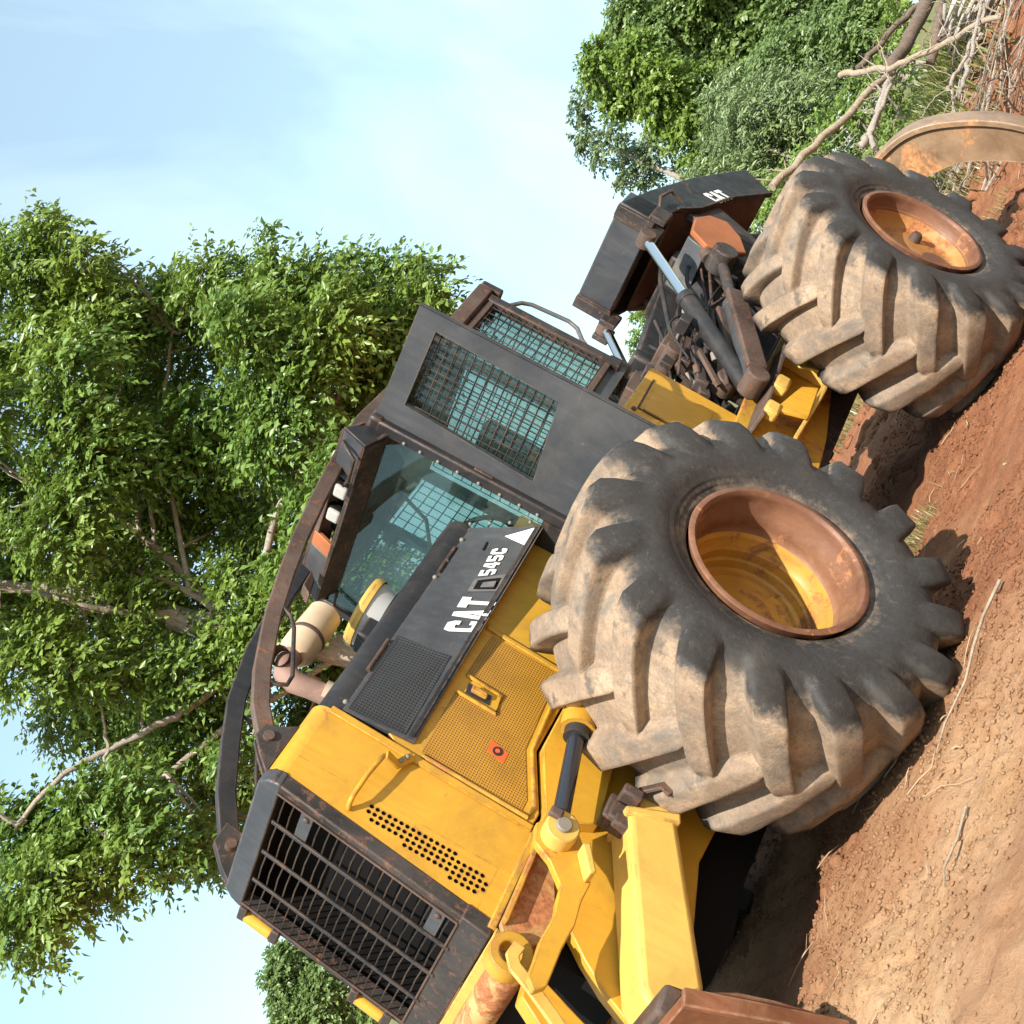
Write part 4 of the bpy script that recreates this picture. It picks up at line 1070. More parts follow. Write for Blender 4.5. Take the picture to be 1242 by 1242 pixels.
for i in range(26):
    r_ = random.Random(50 + i)
    a = (-2.75 - r_.random() * .5, -.1 + r_.random() * .6, 1.5 + r_.random() * .4)
    b = (-3.5 - r_.random() * 1.1, -.3 + r_.random() * .8, 1.6 + r_.random() * .7)
    mid = ((a[0] + b[0]) / 2, (a[1] + b[1]) / 2, (a[2] + b[2]) / 2 + r_.uniform(-.05, .22))
    hose([a, mid, b], r_.choice((.008, .011, .014, .018)), r_.choice(('rubber', 'rubber', 'rustblack')))
for p, m in (((-3.05, .44, 1.72), 'bolt'), ((-3.25, .4, 1.62), 'rust'), ((-2.92, .36, 1.78), 'rust'), ((-3.40, .42, 1.74), 'bolt'), ((-3.62, .38, 1.98), 'bolt'), ((-3.85, .3, 2.02), 'bolt')):
    rb(MB().tube([p, (p[0] - .05, p[1] + .02, p[2] + .04)], .026, 8), 'hose_fitting', m, .004, None, hs)
for i in range(22):
    r_ = random.Random(900 + i); p = (r_.uniform(-4.1, -2.8), r_.uniform(.05, .5), r_.uniform(1.5, 2.05)); q = [r_.uniform(.02, .06) for _ in range(3)]
    rb(MB().box(p[0] - q[0], p[0] + q[0], p[1] - q[1], p[1] + q[1], p[2] - q[2], p[2] + q[2]), 'valve_fitting', r_.choice(('rust', 'rustblack', 'black', 'rustblack')), .008, None, hs)
rb(MB().slab([(-2.80, .40, 1.62), (-3.02, .44, 1.86), (-3.06, .44, 1.85), (-2.84, .40, 1.60)], (0, .03, 0)), 'hose_clamp', 'rust', .004, None, hs)

# the arch
ar = rear_group('arch')
rb(MB().box(-4.62, -4.36, -.50, .50, 2.685, 2.985), 'cross_beam', 'charcoal', .012, None, ar)
for y in (.50, -.50):
    s = 1 if y > 0 else -1
    rb(MB().xz([(-4.37, 2.985), (-4.82, 2.872), (-5.40, 2.684), (-6.085, 2.375), (-5.89, 2.064), (-5.437, 2.306), (-4.95, 2.46), (-4.72, 2.60), (-4.36, 2.685)], y - .03 * s, y), 'arch_side', 'black', .008, None, ar)
    rb(MB().tube([(-4.74, y - .01 * s, 2.605), (-4.95, y - .01 * s, 2.465), (-5.437, y - .01 * s, 2.31), (-5.885, y - .01 * s, 2.07)], .012, square=(.05, .02), up=(0, 0, 1)), 'arch_edge', 'rustblack', .004, None, ar)
    rb(MB().box(-4.40, -4.33, y - .06 * s - .05, y - .06 * s + .05, 2.67, 2.99), 'beam_cheek', 'rustblack', .008, None, ar)
    rb(MB().box(-4.35, -4.335, y - .12 * s - .012, y - .12 * s + .012, 2.68, 2.985), 'beam_rib', 'rustblack', .004, None, ar)
    rb(MB().box(-4.42, -4.22, y - .10, y - .05, 2.58, 2.72), 'cylinder_mount', 'rustblack', .01, None, ar)
    rb(MB().box(-4.42, -4.22, y + .05, y + .10, 2.58, 2.72), 'cylinder_mount', 'rustblack', .01, None, ar)
    rb(MB().xz([(-4.9, 2.62), (-5.3, 2.5), (-4.75, 1.35), (-4.45, 1.35)], y - .10 * s, y - .04 * s), 'arch_leg', 'rustblack', .01, None, ar)
rb(MB().slab([(-4.37, -.47, 2.985), (-4.37, .47, 2.985), (-4.82, .47, 2.872), (-4.82, -.47, 2.872)], (0, 0, -.02)), 'arch_skin', 'darkred', 0, None, ar)
rb(MB().slab([(-4.82, -.47, 2.872), (-4.82, .47, 2.872), (-5.40, .47, 2.684), (-5.40, -.47, 2.684)], (0, 0, -.02)), 'arch_skin', 'darkred', 0, None, ar)
rb(MB().slab([(-5.40, -.47, 2.684), (-5.40, .47, 2.684), (-6.085, .47, 2.375), (-6.085, -.47, 2.375)], (0, 0, -.02)), 'arch_skin', 'darkred', 0, None, ar)
rb(MB().slab([(-4.70, -.47, 2.60), (-4.70, .47, 2.60), (-5.9, .47, 2.1), (-5.9, -.47, 2.1)], (0, 0, .02)), 'arch_underside', 'darkred', 0, None, ar)
lettering('lettering', 'CAT', [(-5.20, .503, 2.37), (-5.42, .503, 2.30), (-5.42, .503, 2.45), (-5.20, .503, 2.53)], (0, 1, 0), 'white', ar)
lpp = MB(); lpp.tube([(-4.52, .51, 2.70), (-4.66, .56, 2.76), (-4.80, .58, 2.72), (-4.82, .53, 2.60)], .014, 8); rb(lpp, 'arch_loop', 'rust', 0, 50, ar)
# grapple hanging at the back, tongs spread open
gp_ = rear_group('grapple')
rb(MB().tube([(-5.9, -.12, 2.22), (-6.02, 0, 1.95), (-6.05, 0, 1.62)], .09, 14), 'grapple_hanger', 'rustblack', .01, None, gp_)
rb(MB().box(-6.35, -5.75, -.62, .62, 1.32, 1.62), 'grapple_head', 'rust', .03, None, gp_)
def _smooth(P, k=5):
    out = []
    for i in range(len(P) - 1):
        p0, p1, p2, p3 = (Vector(P[j]) for j in (max(i - 1, 0), i, i + 1, min(i + 2, len(P) - 1)))
        for q in range(k):
            t = q / k
            out.append(tuple(.5 * ((2 * p1) + (p2 - p0) * t + (2 * p0 - 5 * p1 + 4 * p2 - p3) * t * t + (3 * p1 - p0 - 3 * p2 + p3) * t ** 3)))
    return out + [tuple(P[-1])]
OUT = _smooth([(.40, 1.50), (.62, 1.52), (.86, 1.475), (1.13, 1.435), (1.37, 1.365), (1.55, 1.235), (1.70, 1.04), (1.82, .82), (1.90, .585), (1.93, .36), (1.90, .16), (1.84, .05)])
INN = _smooth([(.40, 1.22), (.62, 1.24), (.90, 1.15), (1.08, 1.09), (1.24, 1.02), (1.36, .94), (1.47, .84), (1.58, .66), (1.68, .455), (1.73, .30), (1.76, .16), (1.80, .06)])
for s in (1, -1):
    tg = rear_group('grapple_tong')
    mb = MB()
    n = len(OUT)
    for x0, x1 in ((-6.13, -6.16), (-5.97, -5.94)):
        a = [(x0, s * p[0], p[1]) for p in OUT] + [(x0, s * p[0], p[1]) for p in INN]
        b = [(x1, s * p[0], p[1]) for p in OUT] + [(x1, s * p[0], p[1]) for p in INN]
        fs = []
        for i in range(n - 1):
            fs += [(i, i + 1, n + i + 1, n + i), (2 * n + i + 1, 2 * n + i, 3 * n + i, 3 * n + i + 1), (i + 1, i, 2 * n + i, 2 * n + i + 1), (n + i, n + i + 1, 3 * n + i + 1, 3 * n + i)]
        mb.add(a + b, fs)
    rb(mb, 'tong_plate', 'tongs', 0, 40, tg)
    ot = MB(); ot.tube([(-6.05, s * (p[0] + .012), p[1] + .01) for p in OUT], .05, square=(.27, .05), up=(0, 0, 1)); rb(ot, 'tong_back', 'tongs', .008, None, tg)
    wb = MB(); wb.tube([(-6.05, s * (p[0] * .6 + q[0] * .4), p[1] * .6 + q[1] * .4) for p, q in zip(OUT, INN)][:-1], .05, square=(.17, .05), up=(0, 0, 1)); rb(wb, 'tong_web', 'tongs', 0, 40, tg)
# measured positions of leaf clumps (x, y, z, radius), limbs and poles, in metres
MAIN_CROWN=[(-8.42,-7.13,10.95,0.66),(-8.73,-6.47,10.75,0.28),(-9.29,-6.54,10.96,0.13),(-8.86,-6.45,10.98,0.15),(-8.58,-6.55,10.04,0.33),(-8.98,-6.91,9.9,0.18),(-9.27,-7.82,10.26,0.59),(-9.28,-7.54,9.51,0.56),(-9.58,-7.11,9.15,0.42),(-9.15,-6.28,8.52,0.4),(-9.67,-6.44,8.28,0.36),(-9.81,-5.6,8.06,0.13),(-9.53,-5.69,7.85,0.17),(-9.27,-5.84,7.5,0.39),(-9.6,-5.7,7.07,0.4),(-10.72,-6.12,6.97,0.35),(-10.77,-5.79,6.74,0.14),(-10.59,-5.98,6.33,0.46),(-10.86,-5.59,6.17,0.19),(-10.04,-5.06,5.66,0.2),(-9.96,-5.48,5.59,0.4),(-10.27,-5.91,5.39,0.3),(-10.1,-6.41,5.89,0.58),(-9.77,-7.11,6.09,0.58),(-10.14,-6.74,6.92,0.64),(-4.53,-11.22,10.64,0.49),(-6.6,-12.17,11.45,0.4),(-4.77,-11.1,5.87,0.52),(-4.89,-9.23,7.7,0.4),(-8.0,-8.51,7.82,0.46),(-4.46,-10.5,9.39,0.39),(-9.49,-9.74,7.22,0.51),(-8.26,-10.01,13.72,0.42),(-6.35,-7.46,9.72,0.4),(-5.66,-11.73,5.06,0.57),(-8.26,-9.17,6.3,0.56),(-8.44,-7.93,6.22,0.38),(-5.49,-9.72,10.92,0.53),(-8.51,-11.04,10.84,0.41),(-6.52,-7.39,8.95,0.32),(-6.71,-7.61,8.43,0.51),(-6.31,-12.63,7.18,0.48),(-7.85,-7.3,10.08,0.41),(-8.11,-7.0,9.4,0.38),(-5.99,-8.32,10.61,0.49),(-5.51,-10.57,5.61,0.5),(-7.75,-11.18,13.4,0.58),(-5.24,-9.56,6.82,0.46),(-9.72,-7.81,8.6,0.39),(-10.66,-8.65,6.09,0.38),(-9.57,-8.82,9.0,0.45),(-7.68,-10.55,8.56,0.56),(-8.12,-6.57,6.53,0.49),(-6.27,-11.21,9.39,0.56),(-5.8,-10.34,12.59,0.46),(-6.62,-8.4,6.08,0.34),(-5.57,-9.57,6.08,0.45),(-7.97,-10.28,7.68,0.4),(-4.22,-9.24,7.69,0.34),(-6.79,-11.12,8.06,0.57),(-10.46,-7.24,5.9,0.5),(-6.22,-9.04,5.42,0.5),(-7.84,-11.64,11.86,0.53),(-5.46,-8.95,9.41,0.32),(-7.98,-9.43,7.79,0.56),(-7.22,-7.74,10.57,0.38),(-4.61,-9.07,8.94,0.35),(-6.02,-10.27,5.58,0.46),(-8.86,-5.56,6.42,0.5),(-10.4,-9.4,8.16,0.58),(-4.7,-10.38,11.3,0.37),(-8.32,-6.28,7.09,0.51),(-5.52,-12.68,4.95,0.39),(-8.38,-6.03,6.36,0.36),(-8.35,-10.36,8.73,0.54),(-7.91,-11.3,10.59,0.54),(-7.17,-10.68,13.63,0.55),(-6.17,-8.15,8.25,0.4),(-7.32,-11.47,12.78,0.5),(-8.58,-8.75,9.23,0.49),(-3.22,-9.67,8.9,0.42),(-7.29,-6.34,5.27,0.38),(-6.65,-8.71,5.52,0.42),(-7.0,-9.92,6.7,0.48),(-6.0,-12.29,7.81,0.55),(-5.71,-8.44,8.29,0.48),(-7.45,-11.48,7.6,0.54),(-8.18,-9.41,7.09,0.48),(-5.7,-12.18,11.63,0.44),(-4.56,-9.45,11.39,0.44),(-4.77,-13.02,11.49,0.39),(-7.3,-11.64,9.38,0.6),(-5.1,-10.95,9.12,0.44),(-6.65,-7.87,11.22,0.42),(-6.03,-7.89,11.35,0.5),(-6.54,-12.39,12.29,0.46),(-8.48,-8.93,10.72,0.4),(-6.84,-8.91,13.29,0.5),(-7.28,-7.25,5.39,0.44),(-8.06,-5.66,7.38,0.43),(-7.98,-10.36,11.26,0.5),(-10.18,-8.25,9.64,0.45),(-4.07,-9.09,9.29,0.46),(-6.28,-9.58,6.02,0.44),(-9.78,-5.94,5.94,0.35),(-9.48,-7.8,6.37,0.39),(-4.76,-11.96,11.7,0.53),(-7.17,-7.02,9.14,0.5),(-10.1,-9.37,10.05,0.51),(-7.1,-11.18,9.91,0.38),(-8.36,-8.3,7.41,0.53),(-11.33,-8.12,8.01,0.57),(-8.69,-9.24,12.31,0.49),(-4.55,-11.28,9.16,0.5),(-7.75,-7.11,6.54,0.48),(-4.55,-8.9,4.65,0.36),(-6.26,-7.35,5.18,0.42),(-6.76,-8.38,8.97,0.35),(-6.3,-9.26,7.38,0.51),(-7.31,-7.98,8.12,0.5),(-7.12,-8.61,11.07,0.35),(-6.23,-11.7,6.55,0.57),(-8.0,-7.64,7.76,0.45),(-4.68,-9.26,7.15,0.4),(-3.45,-10.9,7.07,0.22),(-3.28,-11.05,6.74,0.38),(-3.67,-11.05,6.59,0.45),(-3.65,-10.65,5.98,0.49),(-3.35,-9.93,5.25,0.36),(-3.36,-10.28,4.86,0.17),(-2.8,-10.45,6.0,0.43),(-2.71,-11.1,6.37,0.44),(-3.33,-11.07,5.71,0.36),(-2.28,-10.7,5.83,0.34),(-2.07,-10.81,5.96,0.28),(-2.31,-11.28,5.51,0.11),(-2.48,-11.37,5.75,0.18),(-3.18,-10.82,5.27,0.18),(-2.92,-11.19,5.72,0.16),(-3.52,-10.65,4.72,0.09),(-3.77,-9.97,4.86,0.32),(-4.05,-10.3,4.57,0.28),(-4.04,-10.59,4.29,0.13),(-3.9,-9.81,5.76,0.36),(-3.64,-9.9,6.24,0.23),(-3.77,-10.16,3.81,0.11),(-8.36,-9.59,4.99,0.48),(-7.45,-10.48,4.56,0.44),(-8.8,-9.53,4.88,0.44),(-7.46,-11.14,4.84,0.45),(-7.92,-10.3,4.72,0.44),(-6.56,-10.88,4.53,0.36),(-8.86,-9.22,4.64,0.36),(-6.09,-11.56,4.52,0.37)]
MAIN_LIMBS=[[(-7.97,-8.44,0.63),(-7.09,-9.2,4.4),(-6.63,-9.44,5.93),(-6.37,-9.51,6.76)],[(-6.37,-9.51,6.76),(-6.14,-9.56,7.73),(-5.89,-9.62,8.34),(-5.6,-9.7,8.91),(-5.22,-9.95,10.2)],[(-6.38,-9.38,6.65),(-5.94,-9.33,7.22),(-5.61,-9.2,7.65),(-5.42,-9.21,8.29)],[(-6.63,-9.44,5.93),(-6.99,-9.28,7.06),(-7.11,-9.19,7.76),(-7.27,-9.19,8.56),(-7.02,-9.26,9.2)],[(-7.11,-9.19,7.76),(-7.47,-8.76,8.2),(-7.7,-8.42,8.67),(-7.95,-8.18,9.01)],[(-7.04,-9.25,7.44),(-7.41,-8.68,7.9),(-7.62,-8.35,8.15)],[(-6.44,-9.59,5.53),(-5.44,-9.69,5.74),(-4.94,-9.78,5.97),(-4.4,-10.0,6.33),(-3.87,-10.19,6.62),(-3.19,-10.55,6.77)],[(-6.63,-9.44,5.93),(-6.64,-9.18,6.65),(-6.37,-9.14,8.07),(-5.89,-9.37,9.15)],[(-4.4,-10.0,6.33),(-4.08,-10.07,6.22),(-3.57,-10.24,6.09)],[(-6.46,-9.45,5.57),(-7.72,-8.4,6.13),(-8.82,-7.32,6.2),(-9.61,-6.43,6.17)],[(-6.64,-9.18,6.65),(-8.36,-8.35,8.3),(-9.28,-7.41,8.91)],[(-7.09,-9.2,4.4),(-5.32,-10.13,5.4),(-3.74,-10.72,5.91),(-2.73,-11.11,6.14)]]
MAIN_BASE=(-7.97,-8.44,0.63)
TREE_BRIGHT=[(-30.82,-10.79,8.85,0.47),(-32.02,-11.7,8.61,0.63),(-30.78,-10.38,7.9,0.61),(-31.55,-11.49,7.73,0.63),(-30.65,-10.48,6.93,0.65),(-30.66,-11.23,6.62,0.61),(-32.39,-11.06,6.23,0.73),(-30.59,-11.2,5.85,0.66),(-31.54,-11.21,5.12,0.72),(-31.6,-10.17,7.89,0.38),(-30.88,-11.72,7.93,0.43),(-31.09,-11.49,8.87,0.29),(-30.35,-11.62,4.83,0.7),(-31.69,-11.77,4.0,0.68)]
TREE_DARK=[(-36.27,-11.6,9.51,0.69),(-36.39,-12.42,9.67,0.38),(-36.03,-11.62,8.56,0.8),(-37.04,-11.12,7.96,0.97),(-37.39,-11.38,6.81,0.98),(-38.34,-12.97,7.89,0.84),(-37.69,-10.36,6.5,1.03),(-36.95,-10.09,5.29,0.96),(-36.77,-11.71,5.9,0.86),(-39.82,-9.88,6.44,1.13),(-36.95,-9.63,7.73,1.07),(-38.19,-11.1,9.51,0.83),(-38.04,-9.39,4.51,0.92),(-39.08,-8.97,5.53,1.11),(-38.16,-8.68,3.78,0.98),(-39.06,-9.32,2.81,0.72),(-38.81,-8.22,2.92,0.82)]
TREE_SPARSE=[(-40.07,-16.59,10.71,0.45),(-40.21,-17.43,10.62,0.42),(-39.36,-17.68,9.8,0.54),(-38.8,-16.85,8.99,0.59),(-38.23,-17.6,8.98,0.35),(-40.06,-17.92,8.37,0.67),(-39.59,-16.83,7.65,0.72),(-38.38,-17.87,7.95,0.41),(-39.97,-18.09,7.44,0.61),(-39.4,-17.59,10.25,0.3),(-39.96,-17.15,6.34,0.6)]
BUSH_WILLOW=[(-26.63,-8.3,4.7,0.54),(-25.62,-8.21,4.02,0.56),(-26.02,-7.59,3.77,0.6),(-26.56,-8.45,3.3,0.62),(-25.74,-7.34,3.08,0.52),(-26.08,-9.06,3.1,0.53),(-24.9,-9.04,3.43,0.48),(-26.14,-8.63,2.67,0.53),(-26.41,-8.07,2.46,0.45),(-26.34,-9.18,4.45,0.41),(-26.97,-7.33,2.96,0.45),(-26.33,-7.46,2.42,0.36),(-25.31,-8.56,2.17,0.4),(-24.71,-9.6,4.2,0.4)]
BUSH_GREEN=[(-29.43,-7.91,4.09,0.71),(-29.65,-7.26,3.53,0.71),(-29.13,-6.63,2.83,0.56),(-30.05,-7.97,3.05,0.58),(-29.98,-6.32,2.95,0.62),(-30.16,-6.74,2.32,0.44),(-29.15,-7.26,2.51,0.44),(-29.69,-5.88,2.45,0.44),(-28.44,-8.15,4.39,0.52),(-29.23,-7.61,2.01,0.31),(-28.94,-8.0,2.55,0.35)]
TREE_FRONT=[(-14.27,-31.44,4.82,0.45),(-13.79,-31.58,4.78,0.45),(-14.81,-32.09,4.3,0.61),(-14.25,-32.51,4.16,0.66),(-13.98,-31.04,3.53,0.59),(-13.4,-31.82,4.23,0.5),(-13.37,-31.32,3.39,0.69),(-14.28,-31.98,2.93,0.5),(-14.23,-32.7,2.45,0.61),(-12.78,-31.69,3.77,0.59),(-14.57,-32.06,5.14,0.25),(-13.17,-31.72,2.92,0.6),(-13.4,-30.97,1.9,0.49)]
BUSH_YELLOW=[(-20.43,-10.67,3.97,0.22),(-19.95,-10.65,3.65,0.25),(-19.65,-10.78,3.59,0.18),(-19.59,-11.34,3.44,0.21),(-19.24,-11.48,3.46,0.21),(-20.32,-10.2,3.86,0.18),(-19.97,-10.8,3.3,0.32),(-20.22,-10.36,3.46,0.32),(-20.33,-10.51,2.84,0.36),(-20.32,-9.96,3.07,0.32),(-19.87,-10.3,2.19,0.35),(-21.17,-8.06,2.52,0.28),(-21.39,-7.67,2.48,0.28),(-21.32,-8.69,2.56,0.29),(-21.34,-8.32,2.26,0.25)]
BUSH_LOW=[(-18.34,-4.18,2.01,0.39),(-18.17,-3.63,1.86,0.36),(-18.58,-3.26,1.75,0.3),(-18.46,-4.43,1.6,0.27),(-17.27,-4.39,2.04,0.35),(-16.99,-4.87,2.2,0.32),(-18.11,-2.56,1.75,0.26),(-18.54,-2.24,1.86,0.24),(-17.82,-4.67,1.8,0.3),(-18.36,-3.93,1.51,0.21),(-17.17,-5.41,2.47,0.3),(-18.94,-3.18,1.63,0.18),(-18.21,-1.75,1.96,0.26),(-18.64,-3.54,1.15,0.24),(-17.78,-3.66,1.15,0.24),(-18.84,-3.13,1.29,0.21),(-18.04,-2.39,1.47,0.17),(-18.48,-4.34,0.77,0.21),(-18.18,-4.41,0.99,0.24),(-18.31,-4.8,1.13,0.24),(-18.8,-2.17,1.69,0.18)]
POLES={'a':[(-8.44,-0.91,2.08),(-9.47,-0.6,1.86),(-10.92,-0.19,1.55)],'b':[(-10.88,-0.3,1.59),(-12.0,-0.14,1.54),(-13.63,0.03,1.58)],'c':[(-11.29,-0.63,2.07),(-10.89,-0.27,1.73),(-10.5,0.12,1.45),(-10.15,0.64,1.18),(-9.8,1.19,0.85)],'d':[(-12.27,-0.86,1.93),(-12.91,-0.58,1.81),(-13.54,-0.25,1.64)],'e':[(-8.76,-0.21,1.45),(-9.13,-0.1,1.46),(-10.14,0.01,1.54)],'f':[(-8.31,0.01,1.35),(-8.83,-0.04,1.44),(-9.94,0.05,1.5)],'g':[(-8.15,0.95,0.91),(-9.21,0.96,0.96),(-10.28,1.05,1.06)],'h':[(-9.07,0.56,0.97),(-9.62,0.63,0.96),(-10.21,0.8,0.96)],'i':[(-10.54,0.22,1.21),(-11.12,0.37,1.31),(-11.67,0.45,1.41)]}
# ================================================================ ground
def axis(lo, hi, step, far, grow=1.18):
    a = list(np.arange(lo, hi + 1e-6, step)); s = step
    while a[-1] < far: s *= grow; a.append(a[-1] + s)
    s = step
    while a[0] > -far: s *= grow; a.insert(0, a[0] - s)
    return np.array(a)
def two(lo, mid, hi, s1, s2):
    a = axis(lo, mid, s1, 900); a = a[a < mid]; b = axis(mid, hi, s2, 900); return np.concatenate([a, b[b >= mid]])
gx = two(-10.5, -3.5, 3.0, .034, .0165); gy = two(-3.2, -.7, 3.2, .034, .0165)
GX, GY = np.meshgrid(gx, gy, indexing='ij')
GZ = ground_h(GX, GY)
nx, ny = GX.shape
idx = np.arange(nx * ny).reshape(nx, ny)
F = np.stack([idx[:-1, :-1], idx[1:, :-1], idx[1:, 1:], idx[:-1, 1:]], -1).reshape(-1, 4)
gnd = link('ground', raw_mesh('ground', np.stack([GX, GY, GZ], -1).reshape(-1, 3), F, 'ground', True))
tag(gnd, kind='structure')

# loose clods of clay
def ico(sub=1):
    bm = bmesh.new(); bmesh.ops.create_icosphere(bm, subdivisions=sub, radius=1)
    v = np.array([q.co[:] for q in bm.verts]); f = np.array([[q.index for q in p.verts] for p in bm.faces]); bm.free()
    return v, f
IV, IF = ico(1); IV2, IF2 = ico(2)
def scatter_clods(n, xr, yr, smin, smax, seed, power=3.5, iv=IV, if_=IF, sink=.25):
    r = np.random.default_rng(seed)
    x = r.uniform(*xr, n * 3); y = r.uniform(*yr, n * 3)
    w_ = sstep(-.08, .14, fbm(x * 1.1 + 9, y * 1.1, 3)) + .05 + 1.2 * np.exp(-((np.hypot(x / .9, (y - 1.17) / .75) - 1.15) / .2) ** 2) + 1.2 * np.exp(-((np.hypot((x + 3.9) / .9, (y - 1.17) / .75) - 1.15) / .2) ** 2)
    pick = np.argsort(r.random(n * 3) / (w_ + 1e-3))[:n]; x = x[pick]; y = y[pick]
    s = smin + (smax - smin) * r.random(n) ** power
    z = ground_h(x, y) + s * sink
    V = []; 
    sc = s[:, None] * r.uniform(.55, 1.25, (n, 3)); 
    ang = r.uniform(0, 2 * PI, n); ca, sa = np.cos(ang), np.sin(ang)
    pv = iv[None] * (1 + r.uniform(-.42, .42, (n, len(iv), 1))) * sc[:, None]
    X = pv[..., 0] * ca[:, None] - pv[..., 1] * sa[:, None] + x[:, None]
    Y = pv[..., 0] * sa[:, None] + pv[..., 1] * ca[:, None] + y[:, None]
    Z = pv[..., 2] * .75 + z[:, None]
    V = np.stack([X, Y, Z], -1).reshape(-1, 3)
    Fc = (if_[None] + (np.arange(n) * len(iv))[:, None, None]).reshape(-1, 3)
    return V, Fc
parts = [scatter_clods(42000, (-10, 2.8), (-1.5, 3.4), .003, .014, 1, 3., IV, IF, .5), scatter_clods(600, (-12, 1.5), (-2.5, 3.2), .012, .06, 2, 3.5, IV2, IF2, -.15), scatter_clods(2500, (-16, -6), (-6, 3.2), .01, .11, 3, 3.5, IV2, IF2, 0.)]
V = []; Fc = []; o = 0
for v, f in parts: V.append(v); Fc.append(f + o); o += len(v)
tag(link('soil_clods', raw_mesh('soil_clods', np.concatenate(V), np.concatenate(Fc), 'ground')), 'loose red clay clods over the churned ground', 'soil', kind='stuff')

# twigs, rootlets and bark strips lying about
def stick_mesh(specs, seg=4):
    mb = MB()
    for P, r in specs: mb.tube(P, r, seg)
    return mb
tw = []
rr = random.Random(5)
for i in range(260):
    x = rr.uniform(-10, 2.4); y = rr.uniform(-2.2, 3.2); a = rr.uniform(0, PI); L_ = rr.uniform(.04, .26)
    P = []; n = 4
    for k in range(n):
        t = k / (n - 1) - .5
        px = x + math.cos(a) * L_ * t + rr.uniform(-.012, .012); py = y + math.sin(a) * L_ * t + rr.uniform(-.012, .012)
        P.append((px, py, float(ground_h(px, py)) + .012 + rr.uniform(0, .015)))
    r0 = rr.uniform(.0012, .0042)
    tw.append((P, [r0, r0 * 1.1, r0, r0 * .5]))
tag(stick_mesh(tw).build('twig_litter', 'straw'), 'thin dry twigs scattered on the red dirt', 'twigs', kind='stuff')
def ground_stick(name, label, pts, r, mat='bark_pale'):
    P = [(x, y, float(ground_h(x, y)) + h) for x, y, h in pts]
    o = MB().tube(P, [r * (1 - .6 * k / (len(P) - 1)) for k in range(len(P))], 7).build(name, mat, smooth=60)
    tag(o, label, 'root')
ground_stick('dead_root', 'long pale root lying on the dirt in front of the near front tyre', [(-.18, 1.95, .03), (.0, 1.86, .03), (.2, 1.84, .04), (.35, 1.78, .03), (.52, 1.66, .035), (.66, 1.62, .02)], .009)
ground_stick('dead_root', 'short curved root on the pale dirt near the blade', [(1.15, 1.9, .02), (1.28, 1.86, .03), (1.42, 1.83, .03), (1.52, 1.85, .01)], .007)
# dark sunken stick right of the rear tyre
ground_stick('fallen_stick', 'dark stick lying on the dirt beside the near rear tyre', [(-5.6, 2.0, .04), (-6.3, 1.95, .06), (-7.2, 1.9, .05)], .05, 'bark_dark')

# ---------------------------------------------------------------- grass
def blades(cx, cy, n, spread, h0, h1, seed, w=.006):
    r = np.random.default_rng(seed)
    x = cx + r.normal(0, spread, n); y = cy + r.normal(0, spread, n); z = ground_h(x, y) - .01
    a = r.uniform(0, 2 * PI, n); h = r.uniform(h0, h1, n); lean = r.uniform(.15, .9, n) * h
    b = np.stack([x, y, z], -1); d = np.stack([np.cos(a), np.sin(a), 0 * a], -1); s = np.stack([-np.sin(a), np.cos(a), 0 * a], -1) * w
    up = np.array([0, 0, 1.])
    m = b + d * (lean * .35)[:, None] + up * (h * .62)[:, None]; t = b + d * lean[:, None] + up * h[:, None] * .92
    V = np.stack([b - s, b + s, m + s * .7, m - s * .7, t], 1).reshape(-1, 3)
    k = np.arange(n) * 5
    F = np.concatenate([np.stack([k, k + 1, k + 2], -1), np.stack([k, k + 2, k + 3], -1), np.stack([k + 3, k + 2, k + 4], -1)])
    return V, F
gs = []
rg = np.random.default_rng(77)
st_ = [blades(rg.uniform(-2.7, -2.1), rg.uniform(-.2, .6), 150, .09, .03, .15, 100 + i, .003) for i in range(7)] + [blades(rg.uniform(-9.5, -7), rg.uniform(-.6, 1.6), 60, .12, .04, .16, 140 + i, .004) for i in range(12)]
for i in range(46): st_.append(blades(rg.uniform(-15, -8.6), rg.uniform(-3.6, .6), 150, .20, .05, .20, 200 + i, .006))
for i in range(420):
    t = rg.uniform(17, 48); a = rg.uniform(.30, .46)
    gs.append(blades(5 - t * math.cos(a), 5.7 - t * math.sin(a), 150, .35 + t * .012, .12, .25 + t * .014, 300 + i, .004 + t * .0005))
V = []; Fc = []; o = 0
for v, f in st_: V.append(v); Fc.append(f + o); o += len(v)
tag(link('dry_grass', raw_mesh('dry_grass', np.concatenate(V), np.concatenate(Fc), 'straw_grass')), 'straw coloured grass tufts between the near tyres', 'grass', kind='stuff')
V = []; Fc = []; o = 0
for v, f in gs: V.append(v); Fc.append(f + o); o += len(v)
tag(link('grass', raw_mesh('grass', np.concatenate(V), np.concatenate(Fc), 'grass')), 'rough yellow green grass in tufts behind the machine', 'grass', kind='stuff')

